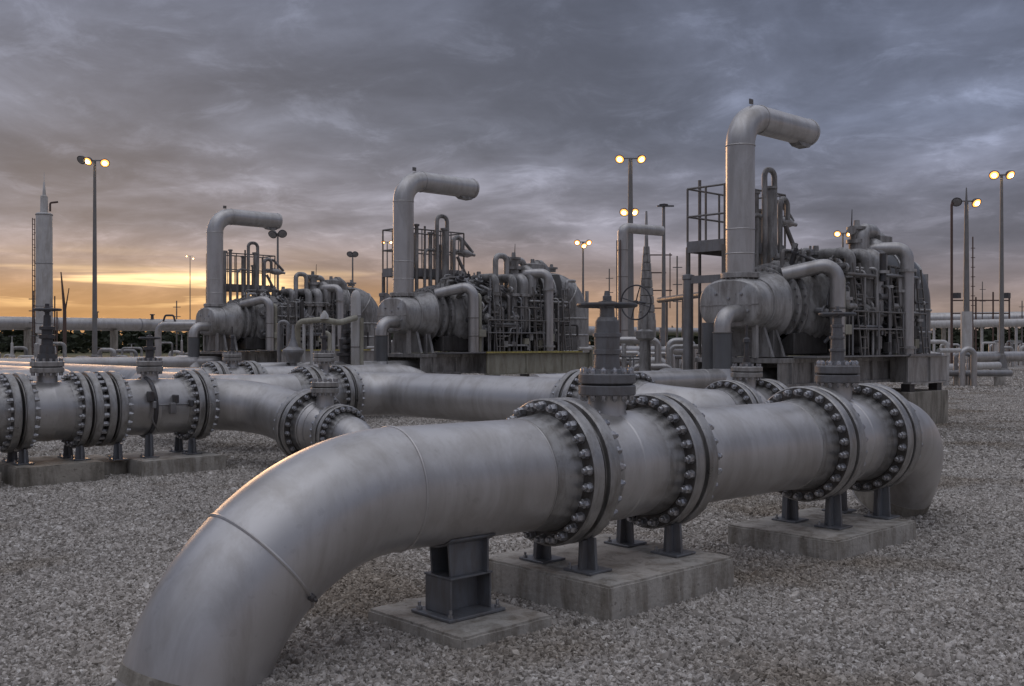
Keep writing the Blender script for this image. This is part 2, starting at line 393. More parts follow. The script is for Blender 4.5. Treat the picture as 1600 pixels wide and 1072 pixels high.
def weld(parent, c, ax, r, w=.009, n=64, mat='pipe'):
    return MB().torus(c, ax, r, w, n, 6).build('weld_bead', mat, parent)
def handwheel(parent, c, ax, Rw, rr=.016, spokes=5, mat='iron'):
    ax, a, b = basis(ax); c = Vector(c)
    o = MB().torus(c, ax, Rw, rr, 40, 8).build('handwheel', mat, parent)
    hub = MB().lathe([(-.035, .03), (-.03, .045), (.03, .045), (.045, .02)], c, ax, 16).build('hub', mat, o)
    for k in range(spokes):
        tt = 2 * math.pi * k / spokes + .3; d = a * math.cos(tt) + b * math.sin(tt)
        MB().tube([c + d * .03, c + d * Rw * .5 - ax * .012, c + d * Rw], rr * .75, 8).build('spoke', mat, o)
    return o
def bonnet(parent, base, up, rn, rd, col_prof, wheel=None, near=True, nb=14, mat='bonnet', th=.075, split=.012, z1=None):
    """neck, two bolted discs and a stem column above; base = centre of pipe axis, up = +z"""
    c = Vector(base); z0, zd = up           # top of pipe, underside of lower disc
    neck = MB().lathe([(z0 - .16, rn * 1.12), (z0 - .02, rn * 1.10), (z0 + .03, rn), (zd - .02, rn), (zd + .005, rn * 1.06)], (c.x, c.y, 0), (0, 0, 1), 40).build('neck', 'pipe2', parent)
    d = []
    for k in range(2):
        zz = zd + k * (th + split); e = .008
        o = MB().lathe([(zz, rd - e), (zz + e, rd), (zz + th - e, rd), (zz + th, rd - e)], (c.x, c.y, 0), (0, 0, 1), 48).build('bonnet_flange', mat, parent); d.append(o)
    MB().lathe([(zd + th - .004, rd * .9), (zd + th + split + .004, rd * .9)], (c.x, c.y, 0), (0, 0, 1), 32).build('gasket', 'gasket', parent)
    zt = zd + 2 * th + split
    for k in range(nb):
        tt = 2 * math.pi * (k + .3) / nb; px, py = c.x + math.cos(tt) * rd * .85, c.y + math.sin(tt) * rd * .85
        if near:
            child('bolt', BOLT_S, d[1], (px, py, zt), (0, R(-90), rng.uniform(0, 1))); child('bolt', BOLT_S, d[0], (px, py, zd), (0, R(90), rng.uniform(0, 1)))
    if not near:
        mb = MB()
        for k in range(nb):
            tt = 2 * math.pi * (k + .3) / nb; px, py = c.x + math.cos(tt) * rd * .85, c.y + math.sin(tt) * rd * .85
            mb.lathe([(zd - .04, .018), (zd, .018)], (px, py, 0), (0, 0, 1), 6); mb.lathe([(zt, .018), (zt + .04, .018)], (px, py, 0), (0, 0, 1), 6)
        s = mb.build('bolt_ring', 'bolt', d[1]); s['kind'] = 'stuff'
    if col_prof:
        MB().lathe([(zt + a, r) for a, r in col_prof], (c.x, c.y, 0), (0, 0, 1), 28).build('stem_column', 'iron' if mat == 'flange' else mat, parent, ang=25)
    if wheel: handwheel(parent, (c.x, c.y, zt + wheel[0]), wheel[2] if len(wheel) > 2 else (0, 0, 1), wheel[1])
    return zt
def leg(parent, x, y, ztop, zb, w=.17, ax='x', mat='support'):
    """tapered plate leg with a rib and a base plate"""
    o = MB().prism([(y - w * .5, zb + .015), (y + w * .5, zb + .015), (y + w * .42, ztop), (y - w * .42, ztop)], 'x', x - .012, x + .012).build('leg', mat, parent, smooth=False)
    MB().prism([(x - w * .45, zb + .015), (x + w * .45, zb + .015), (x + w * .35, ztop - .02), (x - w * .35, ztop - .02)], 'y', y - .010, y + .010).build('rib', mat, o, smooth=False)
    MB().box(x - w * .7, x + w * .7, y - w * .75, y + w * .75, zb, zb + .016, .003).build('base_plate', mat, o, smooth=False)
    for sx in (-1, 1): MB().lathe([(0, .016), (.018, .016), (.02, .009), (.04, .009)], (x + sx * w * .55, y + .5 * w, zb + .016), (0, 0, 1), 8).build('anchor_bolt', 'bolt', o)
    return o
def block(name, label, x0, x1, y0, y1, z1, mat='concrete', ch=.015, amp=.006, cat='concrete block'):
    bm = bmesh.new(); bmesh.ops.create_cube(bm, size=1); z0 = -.25
    for v in bm.verts: v.co = Vector(((x0 + x1) / 2 + v.co.x * (x1 - x0), (y0 + y1) / 2 + v.co.y * (y1 - y0), (z0 + z1) / 2 + v.co.z * (z1 - z0)))
    bmesh.ops.bevel(bm, geom=bm.edges[:], offset=ch, segments=2, affect='EDGES')
    bmesh.ops.subdivide_edges(bm, edges=[e for e in bm.edges if e.calc_length() > .2], cuts=14, use_grid_fill=True)
    for v in bm.verts:
        p = v.co * 9; v.co += Vector((noise.noise(p), noise.noise(p + Vector((9, 2, 1))), noise.noise(p + Vector((3, 7, 5))))) * amp
    m = MB().bm(bm); o = bpy.data.objects.new(name, None); col.objects.link(o); o.location = ((x0 + x1) / 2, (y0 + y1) / 2, 0)
    col.objects.unlink(o); bpy.data.objects.remove(o)
    me = m.mesh(name, mat, ((x0 + x1) / 2, (y0 + y1) / 2, 0), True, 50)
    ob = bpy.data.objects.new(name, me); col.objects.link(ob); ob.location = ((x0 + x1) / 2, (y0 + y1) / 2, 0)
    return tag(ob, label, cat)

# ------------------------------------------------------------------ front pipeline
A0 = Vector((4.28, 5.2, 0)); FD = Vector((math.cos(R(3)), -math.sin(R(3)), 0)); FN = Vector((math.sin(R(3)), math.cos(R(3)), 0))
ZC = .93; RP = .39
def fp(s, z=ZC, n=0): p = A0 + FD * s + FN * n; return Vector((p.x, p.y, z))
F1, F2, F3, F4 = 1.015, 2.078, 4.152, 5.133; G = .018

def front_elbow():
    t_ = thing('gas_pipe', 'large silver gas pipe bending down into the gravel in the foreground', 'pipe', tuple(fp(-1.2, 0)))
    s0 = -.403; Rb = 1.37
    def arc(ph): return fp(s0 - Rb * math.sin(ph), ZC - Rb * (1 - math.cos(ph)))
    ph1 = R(41)
    pts = [arc(R(78) - (R(78) - ph1) * k / 22) for k in range(23)]
    MB().tube(pts, RP, 72).build('elbow', 'pipe', t_)
    pts = [arc(ph1 - ph1 * k / 22) for k in range(23)]
    MB().tube(pts, RP, 72).build('elbow', 'pipe', t_)
    MB().tube([fp(s0 + (F1 - G - s0) * k / 8) for k in range(9)], RP, 72).build('straight_pipe', 'pipe', t_)
    tang = (arc(ph1 + .01) - arc(ph1)); weld(t_, arc(ph1), tang, RP, .011)
    weld(t_, fp(s0), FD, RP, .009); weld(t_, fp(F1 - .36), FD, RP, .005)
    MB().tube([arc(R(73.5)), arc(R(70.2))], RP + .006, 72).build('ground_sleeve', 'concrete2', t_)
    ctr = fp(s0, ZC - Rb); rad_ = (arc(ph1) - ctr).normalized(); od = (-FN * .84 - rad_ * .54).normalized()
    MB().lathe([(RP - .01, .022), (RP + .03, .02), (RP + .032, .012), (RP + .05, .01)], arc(ph1), od, 12).build('weld_boss', 'iron', t_)
    flange(t_, fp(F1 - G), -FD)
front_elbow()

def valve(label, sa, sb, col_prof, wheel, zd, legs, zb, sbn=None, neckr=.14, rd=.215):
    t_ = thing('gate_valve', label, 'valve', tuple(fp((sa + sb) / 2, 0)))
    a = fp(sa + G); Ln = sb - sa - 2 * G
    MB().lathe([(0, RP * .9), (.02, RP), (.20, RP), (.30, RP + .012), (Ln * .5 - .04, RP + .016), (Ln * .5 - .03, RP + .023), (Ln * .5 + .03, RP + .023), (Ln * .5 + .04, RP + .016), (Ln - .30, RP + .012), (Ln - .20, RP), (Ln - .02, RP), (Ln, RP * .9)], a, FD, 72).build('valve_body', 'pipe', t_, ang=20)
    flange(t_, a, FD); flange(t_, fp(sb - G), -FD)
    for s in (sa, sb): MB().lathe([(-G, .43), (G, .43)], fp(s), FD, 48).build('gasket', 'gasket', t_)
    b_ = fp(sbn or (sa + sb) / 2)
    bonnet(t_, b_, (ZC + RP, zd), neckr, rd, col_prof, wheel)
    for s, nq, zt in legs:
        p = fp(s, 0, nq); leg(t_, p.x, p.y, zt, zb)
    return t_
prof1 = [(0, .125), (.03, .115), (.035, .10), (.14, .092), (.145, .104), (.175, .104), (.18, .094), (.27, .098), (.275, .108), (.30, .108), (.305, .094), (.39, .088), (.42, .07), (.425, .058), (.49, .054), (.50, .066), (.54, .066), (.545, .034), (.58, .034), (.585, .024), (.62, .02)]
valve('large gate valve with dark bonnet and wide handwheel in the foreground', F1, F2, prof1, (.512, .215), 1.46,
      [(F1 + .075, -.24, .48), (F1 + .075, .24, .48), (F2 - .075, -.24, .48), (F2 - .075, .26, .48)], .242, 1.53)
prof2 = [(0, .085), (.04, .075), (.045, .066), (.13, .064), (.135, .076), (.155, .076), (.16, .062), (.25, .058), (.255, .07), (.275, .07), (.28, .054), (.36, .048), (.365, .06), (.385, .06), (.39, .043), (.46, .04), (.47, .05), (.50, .05), (.505, .02), (.56, .02)]
valve('gate valve with slender ribbed stem at the far right end of the front pipe', F3, F4, prof2, (.485, .16), 1.475,
      [(F3 + .075, -.22, .48), (F3 + .075, .24, .48), (F4 - .075, -.22, .48), (F4 - .075, .24, .48)], .182, 4.64, .135, .205)

sp = thing('pipe_spool', 'straight silver pipe spool between the two front gate valves', 'pipe', tuple(fp(3.1, 0)))
MB().tube([fp(F2 + G + (F3 - F2 - 2 * G) * k / 10) for k in range(11)], RP, 72).build('straight_pipe', 'pipe', sp)
flange(sp, fp(F2 + G), FD, neck=.10); flange(sp, fp(F3 - G), -FD); weld(sp, fp(F3 - .36), FD, RP, .005)

el = thing('pipe_elbow', 'silver pipe elbow diving into the gravel behind the right front valve', 'pipe', tuple(fp(6.2, 0)))
sE = F4 + .30; Re = .95; rho = R(30)
dn = Vector((0, 0, -math.cos(rho))) + FN * math.sin(rho)
pts = [fp(F4 + G), fp(F4 + .15)] + [fp(sE) + FD * (Re * math.sin(R(92) * k / 24)) + dn * (Re * (1 - math.cos(R(92) * k / 24))) for k in range(25)]
MB().tube(pts, RP, 72).build('elbow', 'pipe', el); flange(el, fp(F4 + G), FD)
MB().tube([pts[-2] + Vector((0, 0, .0)), pts[-5]], RP + .007, 64).build('ground_sleeve', 'concrete2', el)

# pads and supports
block('concrete_pad', 'low concrete pad under the grey steel pipe support in the foreground', 3.97, 4.75, 4.65, 5.62, .086)
block('concrete_block', 'thick concrete block under the large front gate valve', 5.1, 6.52, 4.47, 5.78, .24)
block('concrete_block', 'concrete block under the right end valve of the front pipe', 7.9, 9.38, 4.4, 5.5, .18)
ps = thing('pipe_support', 'grey steel beam support holding up the front pipe', 'support', (4.36, 5.14, .087))
x, y = 4.36, 5.14
MB().box(x - .24, x + .24, y - .20, y + .20, .088, .108, .004).build('base_plate', 'support', ps, smooth=False)
MB().box(x - .16, x + .16, y - .007, y + .007, .1085, .335).build('web', 'support', ps, smooth=False)
MB().box(x - .175, x - .161, y - .13, y + .13, .1085, .335, .003).build('flange_plate', 'support', ps, smooth=False)
MB().box(x + .161, x + .175, y - .13, y + .13, .1085, .335, .003).build('flange_plate', 'support', ps, smooth=False)
MB().box(x - .18, x + .18, y - .14, y + .14, .336, .350, .003).build('slide_plate', 'support', ps, smooth=False)
MB().prism([(x - .15, .351), (x + .13, .351), (x + .15, .60), (x - .17, .60)], 'y', y - .10, y - .085).build('saddle_plate', 'support', ps, smooth=False)
MB().prism([(x - .15, .351), (x + .13, .351), (x + .15, .60), (x - .17, .60)], 'y', y + .085, y + .10).build('saddle_plate', 'support', ps, smooth=False)
MB().box(x + .12, x + .134, y - .15, y + .15, .351, .60).build('saddle_rib', 'support', ps, smooth=False)
arcp = MB()
for k in range(15):
    tt = R(-90 - 34 + 68 * k / 14)
    for s in (-.10, .26):
        p = fp(s); arcp.v.append(p + FN * (math.cos(tt) * (RP + .009)) + Vector((0, 0, math.sin(tt) * (RP + .009))))
for k in range(14): arcp.f.append((2 * k, 2 * k + 1, 2 * k + 3, 2 * k + 2))
so_ = arcp.build('saddle', 'support', ps); md = so_.modifiers.new('thick', 'SOLIDIFY'); md.thickness = .014; md.offset = 0
for sx in (-1, 1):
    for sy in (-1, 1): MB().lathe([(0, .02), (.02, .02), (.021, .011), (.05, .011)], (x + sx * .2, y + sy * .16, .108), (0, 0, 1), 6).build('anchor_bolt', 'bolt', ps)

# ------------------------------------------------------------------ second row of pipes and valves
def run(name, label, pts, r, rad=.8, mat='pipe2', ends=(None, None), welds=(), n=48, cat='pipe', nb=24, Rf=None, mids=()):
    P = fillet(pts, rad, 14) if len(pts) > 2 else [Vector(p) for p in pts]
    t_ = thing(name, label, cat, (pts[0][0], pts[0][1], 0))
    MB().tube(P, r, n).build('pipe_wall', mat, t_)
    Rf = Rf or r * 1.346
    if ends[0]: flange(t_, P[0], (P[1] - P[0]), Rf, r, .11 * r / .39, nb, False, 48, neck=.2 * r / .39)
    if ends[1]: flange(t_, P[-1], (P[-2] - P[-1]), Rf, r, .11 * r / .39, nb, False, 48, neck=.2 * r / .39)
    for c, ax in welds: weld(t_, c, ax, r, .007, 48, mat)
    for c, ax in mids:
        c = Vector(c); ax = Vector(ax); k = r / .39
        flange(t_, c + ax * .008, ax, Rf, r, .11 * k, nb, False, 48, neck=.2 * k); flange(t_, c - ax * .008, -ax, Rf, r, .11 * k, nb, False, 48, neck=.2 * k)
    return t_
def inline_valve(label, p0, p1, r, r1=None, Rf1=None, col_prof=None, wheel=None, rn=.13, rd=.21, zd=None, legs=(), zb=.2, extra=None, th=.07, bmat='flange'):
    p0 = Vector(p0); p1 = Vector(p1); d = (p1 - p0); Ln = d.length; d.normalize(); c = (p0 + p1) / 2; r1 = r1 or r
    t_ = thing('gate_valve', label, 'valve', (c.x, c.y, 0))
    MB().lathe([(0, r * .9), (.03, r), (Ln * .3, r + .012), (Ln * .5 - .03, (r + r1) / 2 + .016), (Ln * .5, (r + r1) / 2 + .022), (Ln * .5 + .03, (r + r1) / 2 + .016), (Ln * .7, r1 + .012), (Ln - .03, r1), (Ln, r1 * .9)], p0, d, 48).build('valve_body', 'pipe2', t_, ang=20)
    flange(t_, p0, d, r * 1.346, r, .11, 24, False, 48, neck=.14); flange(t_, p1, -d, Rf1 or r1 * 1.346, r1, .10, 24, False, 48, neck=.12)
    for p in (p0, p1): MB().lathe([(-.03, r1 * 1.08), (.03, r1 * 1.08)], p, d, 32).build('gasket', 'gasket', t_)
    bonnet(t_, c, (c.z + (r + r1) / 2, zd or c.z + r + .13), rn, rd, col_prof, wheel, near=False, th=th, mat=bmat)
    for lx, ly, zt in legs: leg(t_, lx, ly, zt, zb, .15)
    return t_
Q2 = 14.4; g2 = .02
profL = [(0, .14), (.10, .12), (.105, .10), (.22, .095), (.225, .075), (.30, .07), (.31, .105), (.36, .105), (.37, .07), (.42, .07), (.43, .1), (.47, .1), (.48, .05), (.62, .045), (.63, .03), (.78, .028)]
run('gas_pipe', 'silver pipe entering at the left edge of the picture before the first left valve', [(-1, Q2, ZC), (4.48 - g2, Q2, ZC)], RP, ends=(None, 1))
inline_valve('left gate valve with black stem and handwheel nearest the left picture edge', (4.48 + g2, Q2, ZC), (5.37 - g2, Q2, ZC), RP, col_prof=profL, wheel=(.70, .17), rn=.13, rd=.215,
             legs=[(4.55, Q2 - .22, .46), (4.55, Q2 + .22, .46), (5.28, Q2 - .22, .46), (5.28, Q2 + .22, .46)], zb=.262)
run('pipe_spool', 'short flanged spool between the two left gate valves', [(5.37 + g2, Q2, ZC), (5.71 - g2, Q2, ZC)], RP, ends=(1, 1))
iv = inline_valve('second left gate valve with small instruments clamped on its dark body', (5.71 + g2, Q2, ZC), (7.0 - g2, Q2, ZC), RP, col_prof=[(0, .10), (.05, .085), (.055, .06), (.15, .055), (.16, .085), (.2, .085), (.21, .05), (.30, .045), (.31, .02), (.40, .02)], rn=.12, rd=.185, zd=1.44,
             legs=[(5.80, Q2 - .22, .46), (6.25, Q2 - .22, .56), (6.90, Q2 - .22, .46), (6.90, Q2 + .22, .46)], zb=.222, wheel=(.33, .14))
for k, (px, pz, s) in enumerate([(6.18, 1.1, .07), (6.22, .98, .05), (6.55, 1.05, .06), (6.5, .92, .08), (6.78, .98, .05)]):
    MB().box(px - s / 2, px + s / 2, Q2 - .48, Q2 - .36, pz - s, pz + s, .01).build('instrument_box', 'iron' if k % 2 == 0 else 'galv', iv, smooth=False)
MB().tube(fillet([(6.2, Q2 - .43, 1.1), (6.2, Q2 - .45, .75), (6.3, Q2 - .42, .6)], .08, 5), .012, 8).build('small_pipe', 'rail', iv)
MB().tube([(6.3, Q2 - .41, .97), (6.9, Q2 - .41, .97)], .014, 8).build('small_pipe', 'galv', iv)
MB().torus((6.27, Q2, ZC), (1, 0, 0), RP + .03, .03, 40, 6).build('clamp_band', 'iron', iv)
E1 = (8.0, 12.72, .66); E2 = (8.0, 11.98, .60)
dE = (Vector(E2) - Vector(E1)).normalized()
run('gas_pipe', 'grey pipe curving towards the viewer from the second left valve', [(7.0 + g2, Q2, ZC), (8.0, Q2, ZC), tuple(Vector(E1) - dE * g2)], RP, .85, 'pipe2', (1, 1), [((7.25, Q2, ZC), (1, 0, 0)), ((7.36, Q2, ZC), (1, 0, 0))])
inline_valve('gate valve facing the viewer behind the foreground pipe bend', tuple(Vector(E1) + dE * g2), E2, RP, .29, .40, None, None, .12, .20, .66 + RP + .10)
pe = Vector(E2) + dE * g2
run('pipe_elbow', 'small reducing elbow dropping to the ground behind the foreground pipe bend', [tuple(pe), tuple(pe + dE * .55), (pe.x, pe.y - .62, -.3)], .27, .42, 'pipe2', (1, None), Rf=.40)
block('concrete_block', 'dark concrete block under the left gate valve nearest the picture edge', 4.35, 5.45, 13.75, 15.0, .26, 'concrete2')
block('concrete_block', 'yellowish concrete block under the second left gate valve', 5.95, 7.2, 13.7, 14.95, .22, 'concrete')
block('concrete_block', 'low concrete block between the two left valve blocks, set further back', 5.30, 5.94, 14.2, 15.3, .20, 'concrete2')
block('concrete_block', 'concrete block at the left picture edge beside the dark valve block', 3.2, 4.2, 13.9, 15.0, .22, 'concrete2')

# middle run: along the row, bend towards the viewer, valve, bend back along the row
QF = 15.4; tL = 11.25; QG = 8.4
run('gas_pipe', 'silver pipe stub left of the middle valve, behind the curving grey pipe', [(8.3, 19.0, ZC), (8.3, QF, ZC), (9.62 - g2, QF, ZC)], RP, .8, 'pipe', (None, 1), [((9.35, QF, ZC), (1, 0, 0))])
inline_valve('middle gate valve behind the one that faces the viewer', (9.62 + g2, QF, ZC), (10.3 - g2, QF, ZC), RP, col_prof=[(0, .09), (.05, .06), (.06, .045), (.25, .042), (.26, .07), (.30, .07), (.31, .03), (.5, .025)], rn=.10, rd=.19, zd=1.52)
run('gas_pipe', 'long silver pipe sweeping from the middle valve behind the foreground pipe', [(10.3 + g2, QF, ZC), (tL, QF, ZC), (tL, 10.4 + g2, ZC)], RP, .82, 'pipe', (1, 1), [((10.5, QF, ZC), (1, 0, 0)), ((10.62, QF, ZC), (1, 0, 0))])
inline_valve('valve half hidden right behind the large front gate valve', (tL, 10.4 - g2, ZC), (tL, 9.5 + g2, ZC), RP, rn=.12, rd=.18)
run('gas_pipe', 'short pipe bend between the hidden valve and the right rear valve', [(tL, 9.5 - g2, ZC), (tL, QG, .84), (12.12 - g2, QG, .80)], RP, .62, 'pipe', (1, 1))
profG = [(0, .08), (.05, .06), (.06, .05), (.12, .05), (.125, .035), (.34, .03), (.35, .05), (.40, .045), (.42, .02), (.6, .015)]
inline_valve('rear gate valve with small bonnet behind the right front pipe', (12.12 + g2, QG, .80), (12.98 - g2, QG, .80), RP, col_prof=profG, rn=.13, rd=.225, zd=1.36,
             legs=[(12.2, QG - .2, .35), (12.9, QG - .2, .35)], zb=.15)
run('gas_pipe', 'pipe bend sinking into the gravel behind the right front valve', [(12.98 + g2, QG, .80), (14.1, QG, .80), (14.1, QG, -.4)], RP, .75, 'pipe', (1, None))
block('concrete_block', 'low concrete block behind the right front pipe, under the rear valve', 11.9, 13.2, 7.7, 9.1, .15)
block('concrete_block', 'low slab seen through the gap under the straight front spool', 8.9, 10.2, 7.2, 8.3, .12)

# third row behind the left valves
run('gas_pipe', 'long pale pipe crossing behind the left valves towards the first machine', [(9.75, 33, ZC), (9.75, 20.6, ZC), (10.55 - g2, 20.6, ZC)], RP, .7, 'pipe', (None, 1))
inline_valve('small bonneted valve behind the second left gate valve', (10.55 + g2, 20.6, ZC), (11.35, 20.6, ZC), RP, col_prof=profG, rn=.13, rd=.21, zd=1.46)
run('gas_pipe', 'pale pipe running right behind the middle valve', [(11.37, 20.6, ZC), (16.2, 20.6, ZC), (16.2, 19.2, -.3)], RP, .8, 'pipe', (1, None))
run('gas_pipe', 'pale pipe crossing low behind the left picture edge', [(-2, 22.5, .9), (8.2, 22.5, .9), (8.2, 30, .9)], .40, .9, 'pipe')
run('gas_pipe', 'thin pale pipe furthest back of the low pipes at the left', [(-2, 27.5, .95), (9.0, 27.5, .95)], .26, .9, 'pipe2')

# ------------------------------------------------------------------ compressor units
def machine(seed=31, bx=1.9, bmat='cream', hoodmat='machine'):
    T = thing('compressor_unit', 'x', 'compressor', (0, 0, 0))
    ZA = 2.62; r2m = ('machine', 'machine_light', 'machine')
    # inlet plenum, oblong in section, with a flat front plate
    def oblong(x, hw, hh, n=56, p=2.5):
        out = []
        for k in range(n):
            a = 2 * math.pi * k / n; ca, sa = math.cos(a), math.sin(a)
            out.append(Vector((x, hw * math.copysign(abs(ca) ** (2 / p), ca), ZA + hh * math.copysign(abs(sa) ** (2 / p), sa))))
        return out
    m = MB(); prev = None
    for x, k in ((-.34, .0), (-.34, .90), (-.31, .965), (-.26, 1.0), (.10, 1.0), (.10, 1.03), (.14, 1.03), (.14, 1.0), (.62, 1.02), (.70, 1.05)):
        kk = max(k, .01); hw = .74 * kk; hh = (.50 + max(0, x) * .22) * kk
        i = len(m.v); m.v += oblong(x, hw, hh)
        if prev is not None: m.bridge(prev, i, 56)
        prev = i
    pl = m.build('inlet_plenum', 'machine_light', T)
    for a, b in ((-.3, .18), (.3, .2), (0, .1), (-.45, -.15)): MB().lathe([(0, .03), (.03, .03), (.035, .015)], (-.34, a, ZA + b), (-1, 0, 0), 8).build('plate_bolt', 'bolt', pl)
    MB().box(-.352, -.341, -.69, .69, ZA - .035, ZA - .015).build('plate_seam', 'machine', pl, smooth=False)
    for x, r in ((.70, .78), (.90, .84), (1.12, .88)):
        o = MB().lathe([(0, r - .02), (.01, r), (.06, r), (.07, r - .02), (.12, r - .10), (.2, r - .10)], (x, 0, ZA), (1, 0, 0), 56).build('casing_flange', 'machine', T)
        mb = MB()
        for k in range(30):
            tt = 2 * math.pi * k / 30; mb.lathe([(0, .022), (.035, .022)], (x + .005, math.cos(tt) * (r - .05), ZA + math.sin(tt) * (r - .05)), (-1, 0, 0), 6)
        s = mb.build('bolt_ring', 'bolt', o); s['kind'] = 'stuff'
    # blanket-wrapped generator
    m = MB(); prev = None; n = 64
    for i in range(17):
        x = 1.28 + i * .075; r0 = .80 + .16 * math.sin(math.pi * i / 16) ** .6
        k = len(m.v)
        for j in range(n):
            a = 2 * math.pi * j / n; d = Vector((x * 2.4, math.cos(a) * 2.3, math.sin(a) * 2.3))
            r = r0 + .09 * noise.noise(d) + .07 * abs(noise.noise(d * 2.1 + Vector((4, 1, 2)))) + .03 * noise.noise(d * 5)
            m.v.append(Vector((x + .05 * noise.noise(d * 1.7), math.cos(a) * r, ZA + math.sin(a) * r)))
        if prev is not None: m.bridge(prev, k, n)
        else: m.f.append(tuple(reversed(range(k, k + n))))
        prev = k
    m.f.append(tuple(range(prev, prev + n))); m.build('insulated_generator', 'blanket', T, ang=60)
    # turbine casings with ribs
    prof = [(2.44, .72), (2.46, .98), (2.54, 1.0), (2.56, .93), (3.02, .94), (3.04, 1.02), (3.12, 1.02), (3.14, .95), (3.55, .90), (3.57, .98), (3.63, .98), (3.65, .90), (4.1, .86), (4.12, .94), (4.18, .94), (4.2, .84), (4.9, .80), (4.92, .90), (5.0, .90), (5.02, .7), (5.5, .66)]
    MB().lathe(prof, (0, 0, ZA), (1, 0, 0), 64).build('turbine_casing', 'machine_light', T, ang=25)
    # casing split line with bolts along the near side
    for s in (-1, 1):
        o = MB().box(2.46, 4.95, s * .93 - .05, s * .93 + .05, ZA - .06, ZA + .02, .01).build('split_flange', 'machine', T, smooth=False)
        mb = MB()
        for k in range(22): mb.lathe([(0, .02), (.05, .02)], (2.52 + k * .11, s * .95, ZA + .02), (0, 0, 1), 6)
        q = mb.build('bolt_row', 'bolt', o); q['kind'] = 'stuff'
    # exhaust duct: a fat elbow turning down
    hp = fillet([(4.9, -.1, 3.38), (6.26, -.3, 3.38), (6.26, -.3, 1.62)], .62, 10)
    hd = MB().tube(hp, .66, 44).build('exhaust_duct', hoodmat, T)
    for c_, ax_ in (((5.35, -.166, 3.38), (1, -.147, 0)), (tuple(hp[5]), tuple(hp[6] - hp[4])), ((6.26, -.3, 2.62), (0, 0, 1)), ((6.26, -.3, 2.1), (0, 0, 1))):
        MB().torus(c_, ax_, .665, .03, 44, 6).build('stiffening_ring', 'machine_light', hd)
    MB().lathe([(4.08, .14), (4.16, .14), (4.17, .2), (4.22, .2), (4.23, .06), (4.32, .05)], (5.75, -.15, 0), (0, 0, 1), 20).build('duct_nozzle', 'machine', hd)
    MB().tube([(6.88, -.62, 1.62), (6.88, -.62, 3.5)], .06, 12).build('duct_conduit', 'machine_light', hd)
    for sx_, sy_ in ((5.7, -.6), (6.6, -.6), (5.7, .6), (6.6, .6)): MB().bar((sx_, sy_, 1.56), (sx_, sy_, 2.2), .1).build('duct_leg', 'machine', hd, smooth=False)
    # stack with hooked outlet
    zs = 3.16; P = fillet([(.06, 0, zs), (.06, 0, 6.38), (2.62, 0, 6.38)], .62, 14)
    st = MB().tube(P, .285, 48).build('exhaust_stack', 'pipe', T)
    for p, ax in (((.06, 0, 4.10), (0, 0, 1)), ((.06, 0, 3.62), (0, 0, 1)), ((.06, 0, 5.76), (0, 0, 1)), ((.68, 0, 6.38), (1, 0, 0)), ((2.55, 0, 6.38), (1, 0, 0))):
        MB().torus(p, ax, .287, .012, 48, 6).build('weld_band', 'pipe2', st)
    MB().lathe([(zs - .03, .37), (zs - .02, .385), (zs + .07, .385), (zs + .08, .37)], (.06, 0, 0), (0, 0, 1), 40).build('stack_flange', 'machine_light', st)
    mb = MB()
    for k in range(18): mb.lathe([(zs - .10, .02), (zs - .03, .02)], (.06 + .335 * math.cos(k * .349), .335 * math.sin(k * .349), 0), (0, 0, 1), 6)
    q = mb.build('bolt_ring', 'bolt', st); q['kind'] = 'stuff'
    MB().lathe([(2.9, .29), (zs - .02, .27)], (.06, 0, 0), (0, 0, 1), 36).build('stack_nozzle', 'machine_light', st)
    MB().box(.38, .50, -.012, .012, 6.66, 6.76).build('lifting_lug', 'rail', st, smooth=False)
    MB().prism([(2.0, 6.13), (2.6, 6.13), (2.45, 6.03), (2.15, 6.05)], 'y', -.12, .12).build('drain_pan', 'machine', st, smooth=False)
    # riser with elbow into the plenum front
    zr = 2.18
    o = MB().tube(fillet([(-.30, -.22, 2.42), (-.86, -.22, 2.42), (-.86, -.22, 2.0)], .30, 10), .165, 36).build('riser_elbow', 'pipe2', T)
    MB().tube([(-.86, -.22, 2.06), (-.86, -.22, 1.22)], [.178, .178], 36).build('riser_pipe', 'riser', T)
    MB().torus((-.86, -.22, 2.05), (0, 0, 1), .178, .016, 36, 6).build('riser_band', 'rail', T)
    MB().tube([(-.52, .32, 2.25), (-.52, .32, 1.0)], .15, 28).build('rear_riser', 'riser', T)
    MB().lathe([(1.02, .30), (1.2, .22), (1.36, .182)], (-.86, -.22, 0), (0, 0, 1), 36).build('riser_tee', 'pipe', T)
    # down-comer pipes on the near side
    MB().tube(fillet([(.85, -.45, 3.22), (1.5, -1.30, 3.45), (1.5, -1.30, 1.58)], .28, 8), .145, 32).build('downcomer_pipe', 'pipe2', T)
    for z in (2.55, 2.05): MB().torus((1.5, -1.3, z), (0, 0, 1), .147, .018, 32, 6).build('pipe_band', 'rail', T)
    MB().tube(fillet([(1.72, -1.1, 3.2), (1.74, -1.28, 3.2), (1.74, -1.28, 1.6)], .1, 5), .062, 18).build('small_pipe', 'cream', T)
    MB().box(1.62, 1.88, -1.42, -1.2, 2.02, 2.22, .012).build('valve_box', 'cream', T, smooth=False)
    MB().tube(fillet([(4.0, -.5, 3.55), (4.0, -.62, 3.92), (4.42, -1.34, 3.92), (4.42, -1.34, 1.58)], .24, 8), .14, 30).build('downcomer_pipe', 'pipe2', T)
    for z in (3.4, 1.72): MB().lathe([(z, .2), (z + .06, .2)], (4.42, -1.34, 0), (0, 0, 1), 24).build('pipe_flange', 'machine_light', T)
